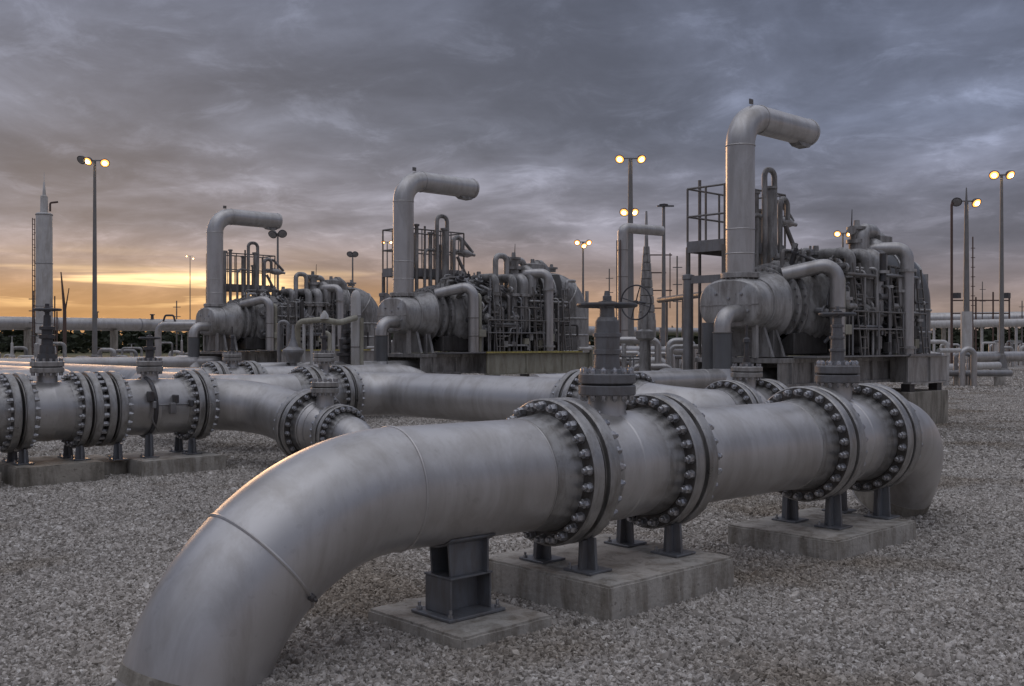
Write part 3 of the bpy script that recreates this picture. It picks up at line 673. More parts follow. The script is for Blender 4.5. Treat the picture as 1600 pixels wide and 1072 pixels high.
    # top piping
    for pts, r in (([(3.05, -.5, 3.4), (3.05, -.5, 4.42), (3.5, -.5, 4.42), (3.5, -.5, 3.5)], .085) if bx < 3 else ([(3.80, -.6, 3.3), (3.80, -.6, 4.32), (4.36, -.6, 4.32), (4.36, -.6, 3.3)], .17), ([(3.55, -.5, 4.32), (4.25, -.45, 4.32), (4.25, -.45, 3.6)], .10)):
        MB().tube(fillet(pts, .17, 7), r, 20).build('top_pipe', 'machine_light', T)
    for x, y, h in ((3.78, -.5, 4.45), (4.62, -.45, 4.3), (2.75, -.1, 3.85), (1.9, -.1, 3.85)):
        MB().lathe([(3.3, .17), (h - .42, .17), (h - .41, .23), (h - .33, .23), (h - .32, .15), (h - .12, .16), (h - .11, .22), (h - .05, .22), (h - .03, .07), (h + .1, .06)], (x, y, 0), (0, 0, 1), 24).build('top_valve', 'machine', T, ang=25)
    MB().tube(fillet([(4.7, -.35, 3.5), (4.7, -.35, 4.2), (5.25, -.35, 4.2), (5.25, -.35, 3.0)], .34, 8), .20, 28).build('bleed_duct', 'machine', T)
    MB().tube(fillet([(4.15, -.85, 2.9), (4.15, -.85, 4.02), (4.15, -.2, 4.02)], .22, 8), .16, 24).build('bleed_duct', 'machine_light', T)
    MB().box(4.2, 4.75, -.85, -.5, 3.86, 4.24, .02).build('actuator_box', 'machine', T, smooth=False)
    MB().tube([(4.1, -.2, 4.3), (4.13, -.2, 4.85)], [.02, .008], 8).build('whip_antenna', 'iron', T)
    MB().box(2.9, 4.7, -1.12, -.86, 3.22, 3.28).build('pipe_bracket', 'rail', T, smooth=False)
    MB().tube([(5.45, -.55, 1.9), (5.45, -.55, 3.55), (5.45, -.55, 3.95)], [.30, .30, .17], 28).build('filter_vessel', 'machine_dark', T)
    MB().tube([(4.95, -.80, 1.62), (4.95, -.80, 3.3)], .17, 24).build('filter_vessel', 'machine', T)
    for x0, z0, r in ((3.3, 3.05, .13), (3.72, 3.0, .16), (2.62, 3.1, .11)):
        MB().tube(fillet([(x0, -.3, 3.75), (x0, -.98, 3.75), (x0, -.98, z0 - .7), (x0 + .1, -.6, z0 - .9)], .18, 6), r, 20).build('branch_pipe', r2m[int(x0 * 10) % 3], T)
        MB().lathe([(3.2, r + .01), (3.21, r + .07), (3.29, r + .07), (3.3, r + .01)], (x0, -.98, 0), (0, 0, 1), 20).build('pipe_flange', 'machine_light', T)
    for x0 in (2.2, 3.1, 4.15): MB().lathe([(-.04, .13), (0, .15), (.12, .15), (.2, .06), (.3, .05)], (x0, -1.0, 2.55), (0, -1, 0), 16).build('drain_valve', 'machine', T, ang=25)
    MB().box(2.0, 4.3, -1.36, -.95, 2.13, 2.16).build('service_shelf', 'galv', T, smooth=False)
    MB().tube([(2.0, -1.36, 2.5), (5.3, -1.36, 2.5)], .02, 8).build('handrail', 'rail', T)
    for x0 in (2.0, 3.1, 4.2, 5.3): MB().tube([(x0, -1.36, 1.6), (x0, -1.36, 2.5)], .02, 8).build('handrail_post', 'galv', T)
    # clutter pipes along the near side
    r2 = random.Random(seed)
    for k in range(20):
        x = 1.95 + k * .165 + r2.uniform(-.06, .06); y = -1.08 - r2.uniform(0, .22); z1 = r2.uniform(2.3, 3.5); r = r2.choice((.022, .03, .04, .05))
        pts = [(x, y, 1.6), (x, y, z1), (x + r2.uniform(-.3, .3), -.7, z1 + r2.uniform(0, .15))]
        MB().tube(fillet(pts, .08, 5), r, 10).build('small_pipe', r2.choice(('rail', 'galv', 'machine_light', 'machine')), T)
    for k in range(7):
        z = r2.uniform(1.75, 3.35); x = 1.9 + r2.uniform(0, 2); l = r2.uniform(.6, 1.7); y = -1.12 - r2.uniform(0, .2)
        MB().tube(fillet([(x, -.8, z), (x, y, z), (x + l, y, z), (x + l, y, z - r2.uniform(.1, .4))], .06, 4), r2.choice((.02, .03, .035)), 8).build('small_pipe', r2.choice(('rail', 'galv', 'machine_light')), T)
    for k in range(9):
        x = 1.95 + r2.uniform(0, 3.1); z = r2.uniform(1.62, 2.1); sx = r2.uniform(.08, .2); hh = r2.uniform(.12, .32)
        MB().box(x, x + sx, -1.3, -1.3 + r2.uniform(.1, .2), z, z + hh, .01).build('instrument_box', r2.choice(('galv', 'machine', 'cream', 'machine_dark')), T, smooth=False)
    for k in range(18):
        x = .9 + r2.uniform(0, 4.2); y = r2.uniform(-.55, .3); z = 3.35 + r2.uniform(0, .2)
        MB().tube(fillet([(x, y, 3.2), (x, y, z + .25), (x + r2.uniform(.2, .6), y, z + .25), (x + .5, y + .2, 3.3)], .08, 4), r2.choice((.02, .03, .045)), 8).build('small_pipe', r2.choice(('rail', 'machine', 'machine_light')), T)
    for k in range(46):
        x = r2.uniform(1.35, 5.2); a = R(r2.uniform(55, 205)); rr = .80 if x > 2.45 else .86
        d = Vector((0, math.cos(a), math.sin(a))); p0 = Vector((x, 0, ZA)) + d * rr; r = r2.choice((.035, .05, .07, .09)); h = r2.uniform(.12, .34)
        MB().lathe([(0, r), (h, r), (h, r * 1.8), (h + .04, r * 1.8), (h + .045, r * .9), (h + .12, r * .8), (h + .125, r * .3), (h + .2, r * .25)], p0, d, 12).build('nozzle', r2.choice(('machine', 'machine_light', 'galv', 'iron')), T, ang=25)
    for k in range(16):
        x = r2.uniform(1.4, 4.8); a0 = R(r2.uniform(70, 110)); a1 = R(r2.uniform(170, 235)); rr = r2.uniform(.98, 1.16)
        pts = [Vector((x + .25 * math.sin(j * .9 + k), math.cos(a0 + (a1 - a0) * j / 9) * rr, ZA + math.sin(a0 + (a1 - a0) * j / 9) * rr)) for j in range(10)]
        MB().tube(pts, r2.choice((.018, .025, .04)), 8).build('hose', r2.choice(('rail', 'machine', 'galv', 'iron')), T)
    for k in range(26):
        p = Vector((r2.uniform(1.8, 5.6), -r2.uniform(.85, 1.3), r2.uniform(1.7, 3.4))); pts = [p]
        for j in range(r2.randint(2, 4)):
            d = r2.choice((Vector((1, 0, 0)), Vector((-1, 0, 0)), Vector((0, 0, 1)), Vector((0, 0, -1)), Vector((0, 1, 0)))); q = pts[-1] + d * r2.uniform(.22, .7)
            q = Vector((min(max(q.x, 1.75), 5.8), min(max(q.y, -1.34), -.5), min(max(q.z, 1.6), 3.75)))
            if (q - pts[-1]).length > .12 and (len(pts) < 2 or (q - pts[-1]).normalized().dot((pts[-1] - pts[-2]).normalized()) > -.5): pts.append(q)
        if len(pts) < 2: continue
        r = r2.choice((.025, .035, .05, .07)); mt = r2.choice(('machine', 'machine_light', 'rail', 'galv', 'machine_dark', 'iron'))
        o = MB().tube(fillet(pts, .09, 5), r, 10).build('tangled_pipe', mt, T)
        MB().lathe([(-.03, r * 1.9), (.03, r * 1.9)], pts[0].lerp(pts[1], .5), pts[1] - pts[0], 12).build('coupling', 'machine_light', o)
    for x in (2.3, 3.9, 5.1):
        for s_ in (0, .28): MB().bar((x + s_, -1.4, 1.6), (x + s_, -1.2, 3.5), .03).build('ladder_rail', 'rail', T, smooth=False)
        for j in range(8): MB().bar((x, -1.39 + j * .024, 1.75 + j * .22), (x + .28, -1.39 + j * .024, 1.75 + j * .22), .022).build('ladder_rung', 'rail', T, smooth=False)
    # dark under-works: tank, sump, saddles
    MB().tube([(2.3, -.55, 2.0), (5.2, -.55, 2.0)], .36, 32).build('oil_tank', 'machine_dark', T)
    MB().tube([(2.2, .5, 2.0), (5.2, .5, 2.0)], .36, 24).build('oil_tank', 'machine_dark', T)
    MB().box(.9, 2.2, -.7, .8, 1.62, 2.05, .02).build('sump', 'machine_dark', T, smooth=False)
    for x in (.15, .55, 2.35, 3.6, 5.0): 
        MB().prism([(-.7, 1.58), (.7, 1.58), (.45, 2.3), (-.45, 2.3)], 'x', x - .04, x + .04).build('saddle', 'machine', T, smooth=False)
    for x in (-.1, .5): 
        for y in (-.45, .45): MB().bar((x, y, 1.56), (x, y, 2.2), .09).build('strut', 'machine_light', T, smooth=False)
    # skid and piers
    MB().box(-.1, 6.1, -1.0, 1.0, 1.46, 1.55, .006).build('skid_plate', 'machine', T, smooth=False)
    for yy in (-.97, .91):
        MB().box(-.1, 6.1, yy, yy + .03, 1.06, 1.458).build('skid_web', 'machine', T, smooth=False)
        MB().box(-.12, 6.12, yy - .06, yy + .12, 1.0, 1.058).build('skid_flange', 'machine', T, smooth=False)
    for xx in (.3, 1.1, 1.9, 2.7, 3.5): MB().box(xx, xx + .02, -1.02, -.971, 1.06, 1.458).build('web_stiffener', 'machine_light', T, smooth=False)
    MB().box(bx, 6.25, -1.42, -1.36, .99, 1.54, .006).build('side_beam', bmat, T, smooth=False)
    MB().box(bx, 6.25, -1.46, -1.30, 1.541, 1.565).build('beam_flange', bmat, T, smooth=False)
    MB().box(bx, 6.25, -1.48, -1.30, .955, .988).build('beam_flange', bmat, T, smooth=False)
    MB().box(bx, bx + .06, -1.355, -1.005, .99, 1.54).build('end_beam', 'machine', T, smooth=False)
    MB().box(6.19, 6.25, -1.355, 1.3, .99, 1.54).build('end_beam', bmat, T, smooth=False)
    for x in ((3.4, 4.9) if bx < 3 else (5.3,)): MB().box(x, x + .018, -1.46, -1.421, .99, 1.54).build('web_stiffener', bmat, T, smooth=False)
    MB().box(.4, 5.6, -1.50, -.98, 1.567, 1.595).build('deck_grating', 'galv', T, smooth=False)
    MB().box(bx - .1, 5.7, -1.535, -1.501, 1.566, 1.612).build('deck_edge', 'yellow' if bx < 3 else 'galv', T, smooth=False)
    MB().tube([(5.5, -1.55, 1.68), (6.6, -1.55, 1.68)], .05, 16).build('deck_pipe', 'white', T)
    if bx < 3: MB().box(6.05, 6.17, -1.6, -1.48, 0, 1.75, .01).build('corner_post', 'cream', T, smooth=False)
    for x0, x1, y in ((-.15, 3.0, 1.05), (4.3, 6.25, 1.45)):
        MB().box(x0, x1, -y, y, -.2, .78, .02).build('concrete_pier', 'concrete2', T, smooth=False)
        for xx in (x0 + .3, x1 - .3):
            for yy in (-y + .18, y - .18): MB().box(xx - .12, xx + .12, yy - .1, yy + .1, .781, .953).build('packer', 'iron', T, smooth=False)
    # access platform behind the stack
    px0, px1, py0, py1, pz = .6, 2.9, .75, 1.7, 4.0
    pf = MB().box(px0, px1, py0, py1, pz - .03, pz).build('platform_deck', 'galv', T, smooth=False)
    for a, b in (((px0, py0), (px1, py0)), ((px1, py0), (px1, py1)), ((px1, py1), (px0, py1)), ((px0, py1), (px0, py0))):
        MB().bar((a[0], a[1], pz - .10), (b[0], b[1], pz - .10), .05, .24).build('edge_beam', 'galv', pf, smooth=False)
        for zz in (.55, 1.15): MB().tube([(a[0], a[1], pz + zz), (b[0], b[1], pz + zz)], .022, 8).build('rail', 'rail', pf)
    for x, y in ((px0, py0), (px1, py0), (px1, py1), (px0, py1), ((px0 + px1) / 2, py0), ((px0 + px1) / 2, py1), (px0, (py0 + py1) / 2)):
        MB().tube([(x, y, pz), (x, y, pz + 1.15)], .024, 8).build('rail_post', 'rail', pf)
    MB().tube([(px0 + .02, py1, 0), (px0 + .02, py1, 3.28)], .11, 20).build('platform_column', 'galv', T)
    MB().tube([(px0 + .02, py1, 3.28), (px0 + .02, py1, pz - .1)], .05, 12).build('platform_column', 'rail', T)
    MB().lathe([(3.2, .11), (3.22, .135), (3.3, .135), (3.32, .08)], (px0 + .02, py1, 0), (0, 0, 1), 20).build('column_cap', 'galv', T)
    MB().bar((px0 + .02, py1, 3.2), (px0 + .02, py0 - .1, 3.2), .10, .16).build('cross_beam', 'galv', T, smooth=False)
    for x, y in ((px1, py0), (px1, py1), (px0, py0)): MB().bar((x, y, 1.56), (x, y, pz - .1), .09).build('platform_column', 'rail', T, smooth=False)
    # standing pipes and hoops by the platform
    for (x, y, h, r) in ((.75, .62, 5.15, .075), (.95, .55, 5.2, .055), (1.45, .55, 5.0, .06), (1.95, .5, 5.15, .09), (2.05, .85, 4.7, .07)):
        MB().tube([(x, y, 3.1), (x, y, h)], r, 14).build('standing_pipe', 'machine', T)
        MB().lathe([(h, r), (h + .01, r * 1.5), (h + .06, r * 1.5), (h + .07, r * .7)], (x, y, 0), (0, 0, 1), 14).build('pipe_cap', 'machine', T)
    for pts, r in (([(1.62, .45, 3.2), (1.62, .45, 5.55), (2.0, .45, 5.55), (2.0, .45, 3.3)], .06), ([(2.3, .5, 3.2), (2.3, .5, 5.0), (2.6, .5, 5.0), (2.6, .5, 4.55)], .055), ([(1.2, .5, 3.3), (1.2, .5, 4.55), (1.55, .5, 4.55)], .045)):
        MB().tube(fillet(pts, .16, 6), r, 14).build('vent_hoop', 'machine', T)
    MB().lathe([(0, .03), (.1, .07), (.2, .07), (.3, .12), (.55, .12), (.7, .05), (.8, .045)], (2.55, .9, 4.62), (.9, -.2, -.12), 16).build('silencer', 'machine_light', T)
    MB().tube(fillet([(2.55, .9, 4.0), (2.55, .9, 5.0), (2.9, .85, 5.0), (3.3, .8, 4.6)], .14, 6), .05, 12).build('vent_pipe', 'machine', T)
    for x in (.95, 1.3, 1.66, 2.0, 2.4, 2.7): MB().tube([(x, py0, 4.0), (x, py0, 5.15)], .016, 6).build('rail_bar', 'rail', T)
    for x in (1.1, 2.2): MB().tube([(x, py1 + .05, 1.6), (x, py1 + .05, 5.4)], .035, 8).build('conduit', 'rail', T)
    MB().tube(fillet([(2.35, .4, 4.4), (2.6, .3, 3.85), (3.3, .1, 3.6)], .2, 5), .05, 12).build('small_pipe', 'rail', T)
    return T
m3 = machine(31, 4.3, 'machine_light', 'riser'); m3.location = (17.2, 11.7, 0)
tag(m3, 'nearest compressor unit with the tallest hooked stack, at the right', 'compressor', 'compressor units in a row')
m2 = machine(57, 1.9, 'cream', 'machine'); m2.location = (17.2, 22.7, 0)
tag(m2, 'compressor unit with hooked stack in the middle of the row', 'compressor', 'compressor units in a row')
m1 = machine(83, 1.9, 'machine_light', 'machine'); m1.location = (17.2, 33.7, 0)
tag(m1, 'farthest compressor unit with hooked stack, left of the middle one', 'compressor', 'compressor units in a row')

# suction headers under the risers
run('header_pipe', 'silver header pipe feeding the nearest compressor unit', [(11.3, 11.48, 1.17), (17.6, 11.48, 1.17)], .19, mat='pipe', welds=[((15.7, 11.48, 1.17), (1, 0, 0)), ((16.9, 11.48, 1.17), (1, 0, 0))], n=36)
MB().tube([(16.9, 11.40, 1.08), (19.0, 11.40, 1.08)], .27, 40).build('header_barrel', 'machine', bpy.data.objects['header_pipe'])
h2 = run('header_pipe', 'silver header pipe feeding the middle compressor unit', [(12.0, 22.48, 1.17), (17.9, 22.48, 1.17)], .20, mat='pipe', n=36, mids=[((15.4, 22.48, 1.17), (1, 0, 0))])
run('header_pipe', 'pale header pipe feeding the farthest compressor unit', [(6.0, 33.48, 1.17), (17.9, 33.48, 1.17)], .22, mat='pipe', n=36)
hv = thing('gate_valve', 'black stemmed valve on the header pipe left of the middle compressor', 'valve', (15.2, 22.3, 0))
MB().lathe([(1.3, .16), (1.5, .17), (1.52, .24), (1.6, .24), (1.62, .15), (1.95, .17), (2.0, .12), (2.4, .11), (2.42, .06), (2.6, .05)], (15.2, 22.48, 0), (0, 0, 1), 24).build('stem_column', 'iron', hv, ang=25)
for z in (1.7, 1.85, 2.1): MB().box(15.02, 15.38, 22.2, 22.36, z, z + .09, .01).build('actuator_box', 'iron', hv, smooth=False)

# tall silver loop pipe and pale insulated lines between the first and the middle unit
RT = Vector((.7278, -.6858, 0)); FW = Vector((.6858, .7278, 0))
def cw(u, Y): return cam_to_world((u - 800) / 1600 * Y, Y)
def zv(v, Y): return 1.85 + (536 - v) * Y / 1600
x, y = cw(556, 26.5); lp = thing('upright_vessel', 'tall narrow pale upright vessel left of the middle compressor unit', 'vessel', (x, y, 0)); c = Vector((x, y, 0))
MB().lathe([(.35, .10), (.4, .13), (3.0, .13), (3.12, .11), (3.2, .06), (3.22, .01)], c, (0, 0, 1), 24).build('shell', 'white', lp)
MB().tube([c + RT * .16 - FW * .05 + Vector((0, 0, .4)), c + RT * .16 - FW * .05 + Vector((0, 0, 2.5))], .05, 12).build('sight_pipe', 'cream', lp)
for z in (1.0, 1.75, 2.55): MB().torus(c + Vector((0, 0, z)), (0, 0, 1), .133, .014, 24, 6).build('vessel_band', 'rail', lp)
MB().box(x - .22, x + .22, y - .22, y + .22, -.1, .36, .02).build('footing', 'concrete', lp, smooth=False)
def at(u, Y, z): a_, b_ = cw(u, Y); return Vector((a_, b_, z))
il = thing('insulated_line', 'cream insulated pipe bridge in front of the farthest compressor unit', 'pipe', (*cw(500, 26), 0))
MB().tube(fillet([at(465, 26, .3), at(465, 26, 2.38), at(505, 25.6, 2.44), at(530, 25.8, 2.36), at(556, 26.3, 2.5)], .2, 7), .075, 18).build('pipe_wall', 'cream', il)
for u in (475, 487, 521): p = at(u, 25.9, 0); MB().tube([p, p + Vector((0, 0, 2.34))], .04, 12).build('post', 'white', il)
MB().lathe([(2.45, .11), (2.55, .10), (2.66, .02)], at(507, 25.6, 0), (0, 0, 1), 14).build('vent_cap', 'white', il)
MB().tube(fillet([at(505, 24.8, .9), at(505, 24.8, 2.1), at(515, 24.8, 2.1), at(515, 24.8, .6)], .1, 6), .05, 12).build('hoop', 'cream', il)
MB().tube(fillet([at(436, 26.5, .6), at(436, 26.5, 2.4), at(450, 26.5, 2.4), at(450, 26.5, 1.2)], .1, 6), .05, 12).build('hoop', 'galv', il)
MB().tube([at(470, 26.2, 1.2), at(560, 26.4, 1.2)], .09, 14).build('lower_pipe', 'cream', il)
for u in (480, 545): p = at(u, 26.3, 0); MB().bar(p, p + Vector((0, 0, 1.1)), .12).build('pipe_stool', 'concrete', il, smooth=False)
p = at(458, 25.5, 0)
dv = thing('diaphragm_valve', 'pale bell-shaped valve actuator in front of the farthest compressor unit', 'valve', tuple(p))
MB().lathe([(.3, .09), (1.35, .09), (1.36, .16), (1.48, .18), (1.60, .26), (1.64, .27), (1.68, .26), (1.76, .13), (1.86, .10), (2.0, .05), (2.3, .03)], p, (0, 0, 1), 32).build('actuator_body', 'galv', dv)
MB().tube([p - RT * .7 + Vector((0, 0, .5)), p + RT * .7 + Vector((0, 0, .5))], .16, 20).build('valve_body', 'pipe2', dv)

# ------------------------------------------------------------------ background
def cw(u, Y): return cam_to_world((u - 800) / 1600 * Y, Y)
def zv(v, Y): return 1.85 + (536 - v) * Y / 1600
RT = Vector((.7278, -.6858, 0)); FW = Vector((.6858, .7278, 0))
def lamp_pole(label, u, Y, H, heads, r=.15, mat='pole', lit='lamp', hs=1.0, band=False, group='light poles'):
    x, y = cw(u, Y); t_ = thing('light_pole', label, 'light pole', (x, y, 0), group)
    MB().tube([(x, y, 0), (x, y, H * .5), (x, y, H)], [r, r * .78, r * .5], 16).build('mast', mat, t_)
    MB().lathe([(0, r * 3), (.12, r * 3), (.2, r * 2.3), (1.1, r * 1.45), (1.15, r * 1.1)], (x, y, 0), (0, 0, 1), 8).build('footing', mat, t_, ang=20)
    c = Vector((x, y, H))
    if heads:
        e = max(abs(h[0]) for h in heads)
        MB().tube([c - RT * e * .9 + Vector((0, 0, .0)), c + RT * e * .9], .045 * hs, 8).build('cross_arm', mat, t_)
    for (dx_, dz_, on) in heads:
        p = c + RT * dx_ + Vector((0, 0, dz_))
        hsd = MB().lathe([(-.14 * hs, .10 * hs), (-.10 * hs, .2 * hs), (.10 * hs, .30 * hs), (.13 * hs, .30 * hs)], p, (-FW * .75 + Vector((0, 0, -.6)) + RT * (.25 if dx_ > 0 else -.25)), 16).build('lamp_head', 'iron', t_)
        ax = (-FW * .75 + Vector((0, 0, -.6)) + RT * (.25 if dx_ > 0 else -.25)).normalized()
        MB().lathe([(0, .25 * hs), (.03 * hs, .21 * hs), (.05 * hs, .12 * hs)], p + ax * .128 * hs, ax, 20).build('lens', lit if on else 'galv', hsd)
        if on: MB().lathe([(0, .13 * hs), (.06 * hs, .10 * hs), (.09 * hs, .03 * hs)], p + ax * .175 * hs, ax, 16).build('bulb', 'bulb', hsd)
    return t_
lamp_pole('tall light pole with two glowing lamps at the far left', 148, 62, 12.9, [(-.35, 0, 1), (.62, -.1, 1), (-.75, .08, 0)], .16, hs=.95)
lamp_pole('tall light pole with two glowing lamps at the right picture edge', 1565, 67, 12.85, [(-.5, .05, 1), (.5, .05, 1)], .17, hs=1.1)
lamp_pole('light pole behind the large front valve with dark lamp housings and one bright lamp', 985, 61, 12.85, [(-.62, 0, 1), (.62, 0, 1)], .24, hs=.95)
lamp_pole('far light pole whose lamps glow halfway up behind the tall middle pole', 983, 86, 12.9, [(-.4, 0, 1), (.4, 0, 1)], .14, lit='lamp_dim', hs=1.3)
lamp_pole('slim light pole with three lamps right of the middle compressor unit', 911, 112, 12.9, [(-.6, 0, 1), (.6, 0, 1), (.05, -.35, 1)], .17, lit='lamp_dim', hs=1.2)
lamp_pole('light pole whose two lamps glow above the nearest compressor unit', 1317, 103, 12.9, [(-.55, 0, 1), (.55, 0, 1)], .17, lit='lamp_dim', hs=1.25)
lamp_pole('far light pole glowing behind the railing left of the middle stack', 605, 112, 12.9, [(-.4, 0, 1), (.4, 0, 1)], .12, lit='lamp_dim', hs=.75)
lamp_pole('farthest light pole glowing left of the leftmost hooked stack', 297, 130, 12.9, [(-.4, 0, 1), (.4, -.3, 1)], .08, lit='lamp_dim', hs=.45)
lamp_pole('unlit flood light pole behind the leftmost hooked stack', 434, 80, 10.4, [(-.35, 0, 0), (.35, .05, 0)], .14, hs=1.2)
lamp_pole('small unlit lamp post behind the farthest compressor unit', 551, 90, 9.7, [(-.2, 0, 0), (.2, 0, 0)], .12, hs=1.0)
# pole with horizontal arm, right
x, y = cw(1510, 57)
t_ = lamp_pole('pale thick light pole with spike and one lamp, left of the right edge pole', 1510, 57, 9.75, [(-.55, 0, 0), (.5, -.05, 1)], .20, hs=.95)
MB().tube([(x, y, 9.7), (x, y, 10.5)], [.07, .03], 8).build('spike', 'pole', t_)
MB().tube([(x, y, 0), (x, y, 3.6)], .30, 20).build('lower_sleeve', 'white', t_)
x2, y2 = cw(1487, 57)
vp = thing('vent_pipe', 'thin dark vent pipe with bent top beside the pale right pole', 'pipe', (x2, y2, 0))
MB().tube(fillet([(x2, y2, 0), (x2, y2, 9.75), tuple(Vector((x2, y2, 9.75)) + RT * .55)], .25, 6), .07, 10).build('pipe_wall', 'rust', vp)
x2, y2 = cw(1520, 75)
an = thing('antenna_mast', 'thin mast with small rungs just right of the pale pole', 'mast', (x2, y2, 0))
MB().tube([(x2, y2, 0), (x2, y2, zv(370, 75))], .05, 8).build('mast', 'rust', an)
for k in range(7): MB().bar(Vector((x2, y2, 4.6 + k * .7)) - RT * .14, Vector((x2, y2, 4.6 + k * .7)) + RT * .16, .05).build('rung', 'rust', an, smooth=False)
# unlit T-head mast
x2, y2 = cw(1037, 50)
tm = thing('lightning_mast', 'dark mast with a T-shaped top left of the nearest compressor unit', 'mast', (x2, y2, 0))
MB().tube([(x2, y2, 0), (x2, y2, 3.2), (x2, y2, zv(322, 50))], [.14, .11, .07], 10).build('mast', 'pole', tm)
MB().tube([(x2, y2, 0), (x2, y2, 2.6)], .2, 12).build('lower_sleeve', 'galv', tm)
p = Vector((x2, y2, zv(322, 50))); MB().bar(p - RT * .32, p + RT * .5, .07).build('cross_arm', 'iron', tm, smooth=False)
MB().box(x2 - .15, x2 + .15, y2 - .15, y2 + .15, p.z - .02, p.z + .1).build('junction_box', 'iron', tm, smooth=False)
# mid vent stack with horizontal outlet
x2, y2 = cw(973, 48); zz = zv(356, 48)
vs = thing('vent_stack', 'vent stack with sideways outlet in the middle distance', 'stack', (x2, y2, 0))
MB().tube(fillet([(x2, y2, 0), (x2, y2, zz), tuple(Vector((x2, y2, zz - .05)) + (RT * .9 + FW * .43) * 2.2)], .27, 8), .24, 28).build('pipe_wall', 'pipe2', vs)
for k in range(5): MB().torus((x2, y2, 1.2 + k * 1.25), (0, 0, 1), .25, .018, 28, 6).build('pipe_band', 'rail', vs)
MB().tube([(x2 - .3, y2 + .1, 0), (x2 - .3, y2 + .1, zz - .6)], .03, 6).build('ladder_rail', 'rust', vs); MB().tube([(x2 - .35, y2 - .15, 0), (x2 - .35, y2 - .15, zz - .6)], .03, 6).build('ladder_rail', 'rust', vs)
# stepped spire
x2, y2 = cw(1010, 52); 
sp_ = thing('stepped_vent', 'stepped dark vent tower with a pointed tip in the middle distance', 'vent', (x2, y2, 0))
z0 = zv(500, 52); prof = [(0, .50), (z0, .48)]
for k in range(9): prof += [(z0 + k * .42, .46 - k * .035), (z0 + k * .42 + .36, .44 - k * .035), (z0 + k * .42 + .38, .36 - k * .03)]
prof += [(zv(385, 52), .10), (zv(330, 52), .05)]
MB().lathe(prof, (x2, y2, 0), (0, 0, 1), 20).build('tower_body', 'machine', sp_, ang=20)
for k in range(4): MB().bar((x2, y2, z0 + .6 + k * .9), Vector((x2, y2, z0 + .6 + k * .9)) + RT * (1.0 + .3 * (k % 2)), .06).build('bracket', 'rust', sp_, smooth=False)
MB().tube([Vector((x2, y2, z0 + .6)) + RT * 1.2, Vector((x2, y2, z0 + 3.4)) + RT * 1.2], .03, 6).build('conduit', 'rust', sp_)
# upright handwheel valve
x2, y2 = cw(1008, 22)
hw = thing('wheel_valve', 'valve with a large upright handwheel behind the front valve', 'valve', (x2, y2, 0))
MB().lathe([(0, .16), (1.0, .15), (1.02, .24), (1.1, .24), (1.12, .13), (1.9, .12), (1.95, .2), (2.1, .2), (2.15, .08), (2.7, .06)], (x2, y2, 0), (0, 0, 1), 24).build('valve_body', 'machine', hw, ang=25)
c = Vector((x2, y2, zv(474, 22))); MB().tube([c, c - FW * .45 - RT * .25], .035, 10).build('shaft', 'iron', hw)
handwheel(hw, c - FW * .5 - RT * .28 + RT * .02, (FW * .80 + RT * .60), .36, .017, 4)
MB().tube(fillet([(x2 - 1.2, y2 + .3, 1.0), (x2, y2, 1.0), (x2 + 1.3, y2 - .4, 1.0)], .3, 4), .13, 18).build('side_pipe', 'pipe2', hw)

# left vent column
x2, y2 = cw(69, 60)
vc = thing('vent_column', 'tall pale vent column with ladder and spiked top at the far left', 'column', (x2, y2, 0))
zt = zv(333, 60)
MB().lathe([(0, .36), (zv(522, 60), .36), (zv(520, 60), .47), (zv(497, 60), .45), (zv(495, 60), .47), (zt - .05, .45), (zt, .40), (zt + .02, .22), (zt + 1.0, .20), (zt + 1.05, .10), (zt + 1.8, .05), (zt + 1.85, .02), (zt + 2.4, .01)], (x2, y2, 0), (0, 0, 1), 36).build('shell', 'white', vc)
for z in (3.0, 4.0, 6.5, zt - .1): MB().torus((x2, y2, z), (0, 0, 1), .46, .03, 32, 6).build('stiffening_ring', 'galv', vc)
p = Vector((x2, y2, 0)) - RT * .62
for s in (-.14, .14): MB().tube([p + FW * s, p + FW * s + Vector((0, 0, zt - .3))], .025, 6).build('ladder_rail', 'rust', vc)
for k in range(30): MB().bar(p - FW * .14 + Vector((0, 0, .4 + k * .3)), p + FW * .14 + Vector((0, 0, .4 + k * .3)), .03).build('rung', 'rust', vc, smooth=False)
for k in range(9): 
    q = p + Vector((0, 0, 1.5 + k * .85)); MB().bar(q, q + RT * .2, .04).build('ladder_bracket', 'rust', vc, smooth=False)
MB().tube(fillet([tuple(Vector((x2, y2, zt + .1)) + RT * .35), tuple(Vector((x2, y2, zt + .6)) + RT * .35), tuple(Vector((x2, y2, zt + .65)) + RT * .8)], .1, 4), .06, 8).build('vent_spout', 'rust', vc)
for k, dd in enumerate((.62, .75)): MB().tube([Vector((x2, y2, .5)) + RT * dd, Vector((x2, y2, 4.6 - k * .9)) + RT * dd], .04, 8).build('conduit', 'rust', vc)
# leaning mast
x2, y2 = cw(101, 70)
lm = thing('leaning_mast', 'thin dark leaning mast right of the tall vent column', 'mast', (x2, y2, 0))
MB().tube([Vector((x2, y2, 0)), Vector((x2, y2, 4.0)), Vector((x2, y2, zv(425, 70))) - RT * .25], [.14, .12, .04], 8).build('mast', 'rust', lm)
MB().tube([Vector((x2, y2, 3.8)), Vector((x2, y2, 5.6)) + RT * .3], [.06, .03], 6).build('prong', 'rust', lm)

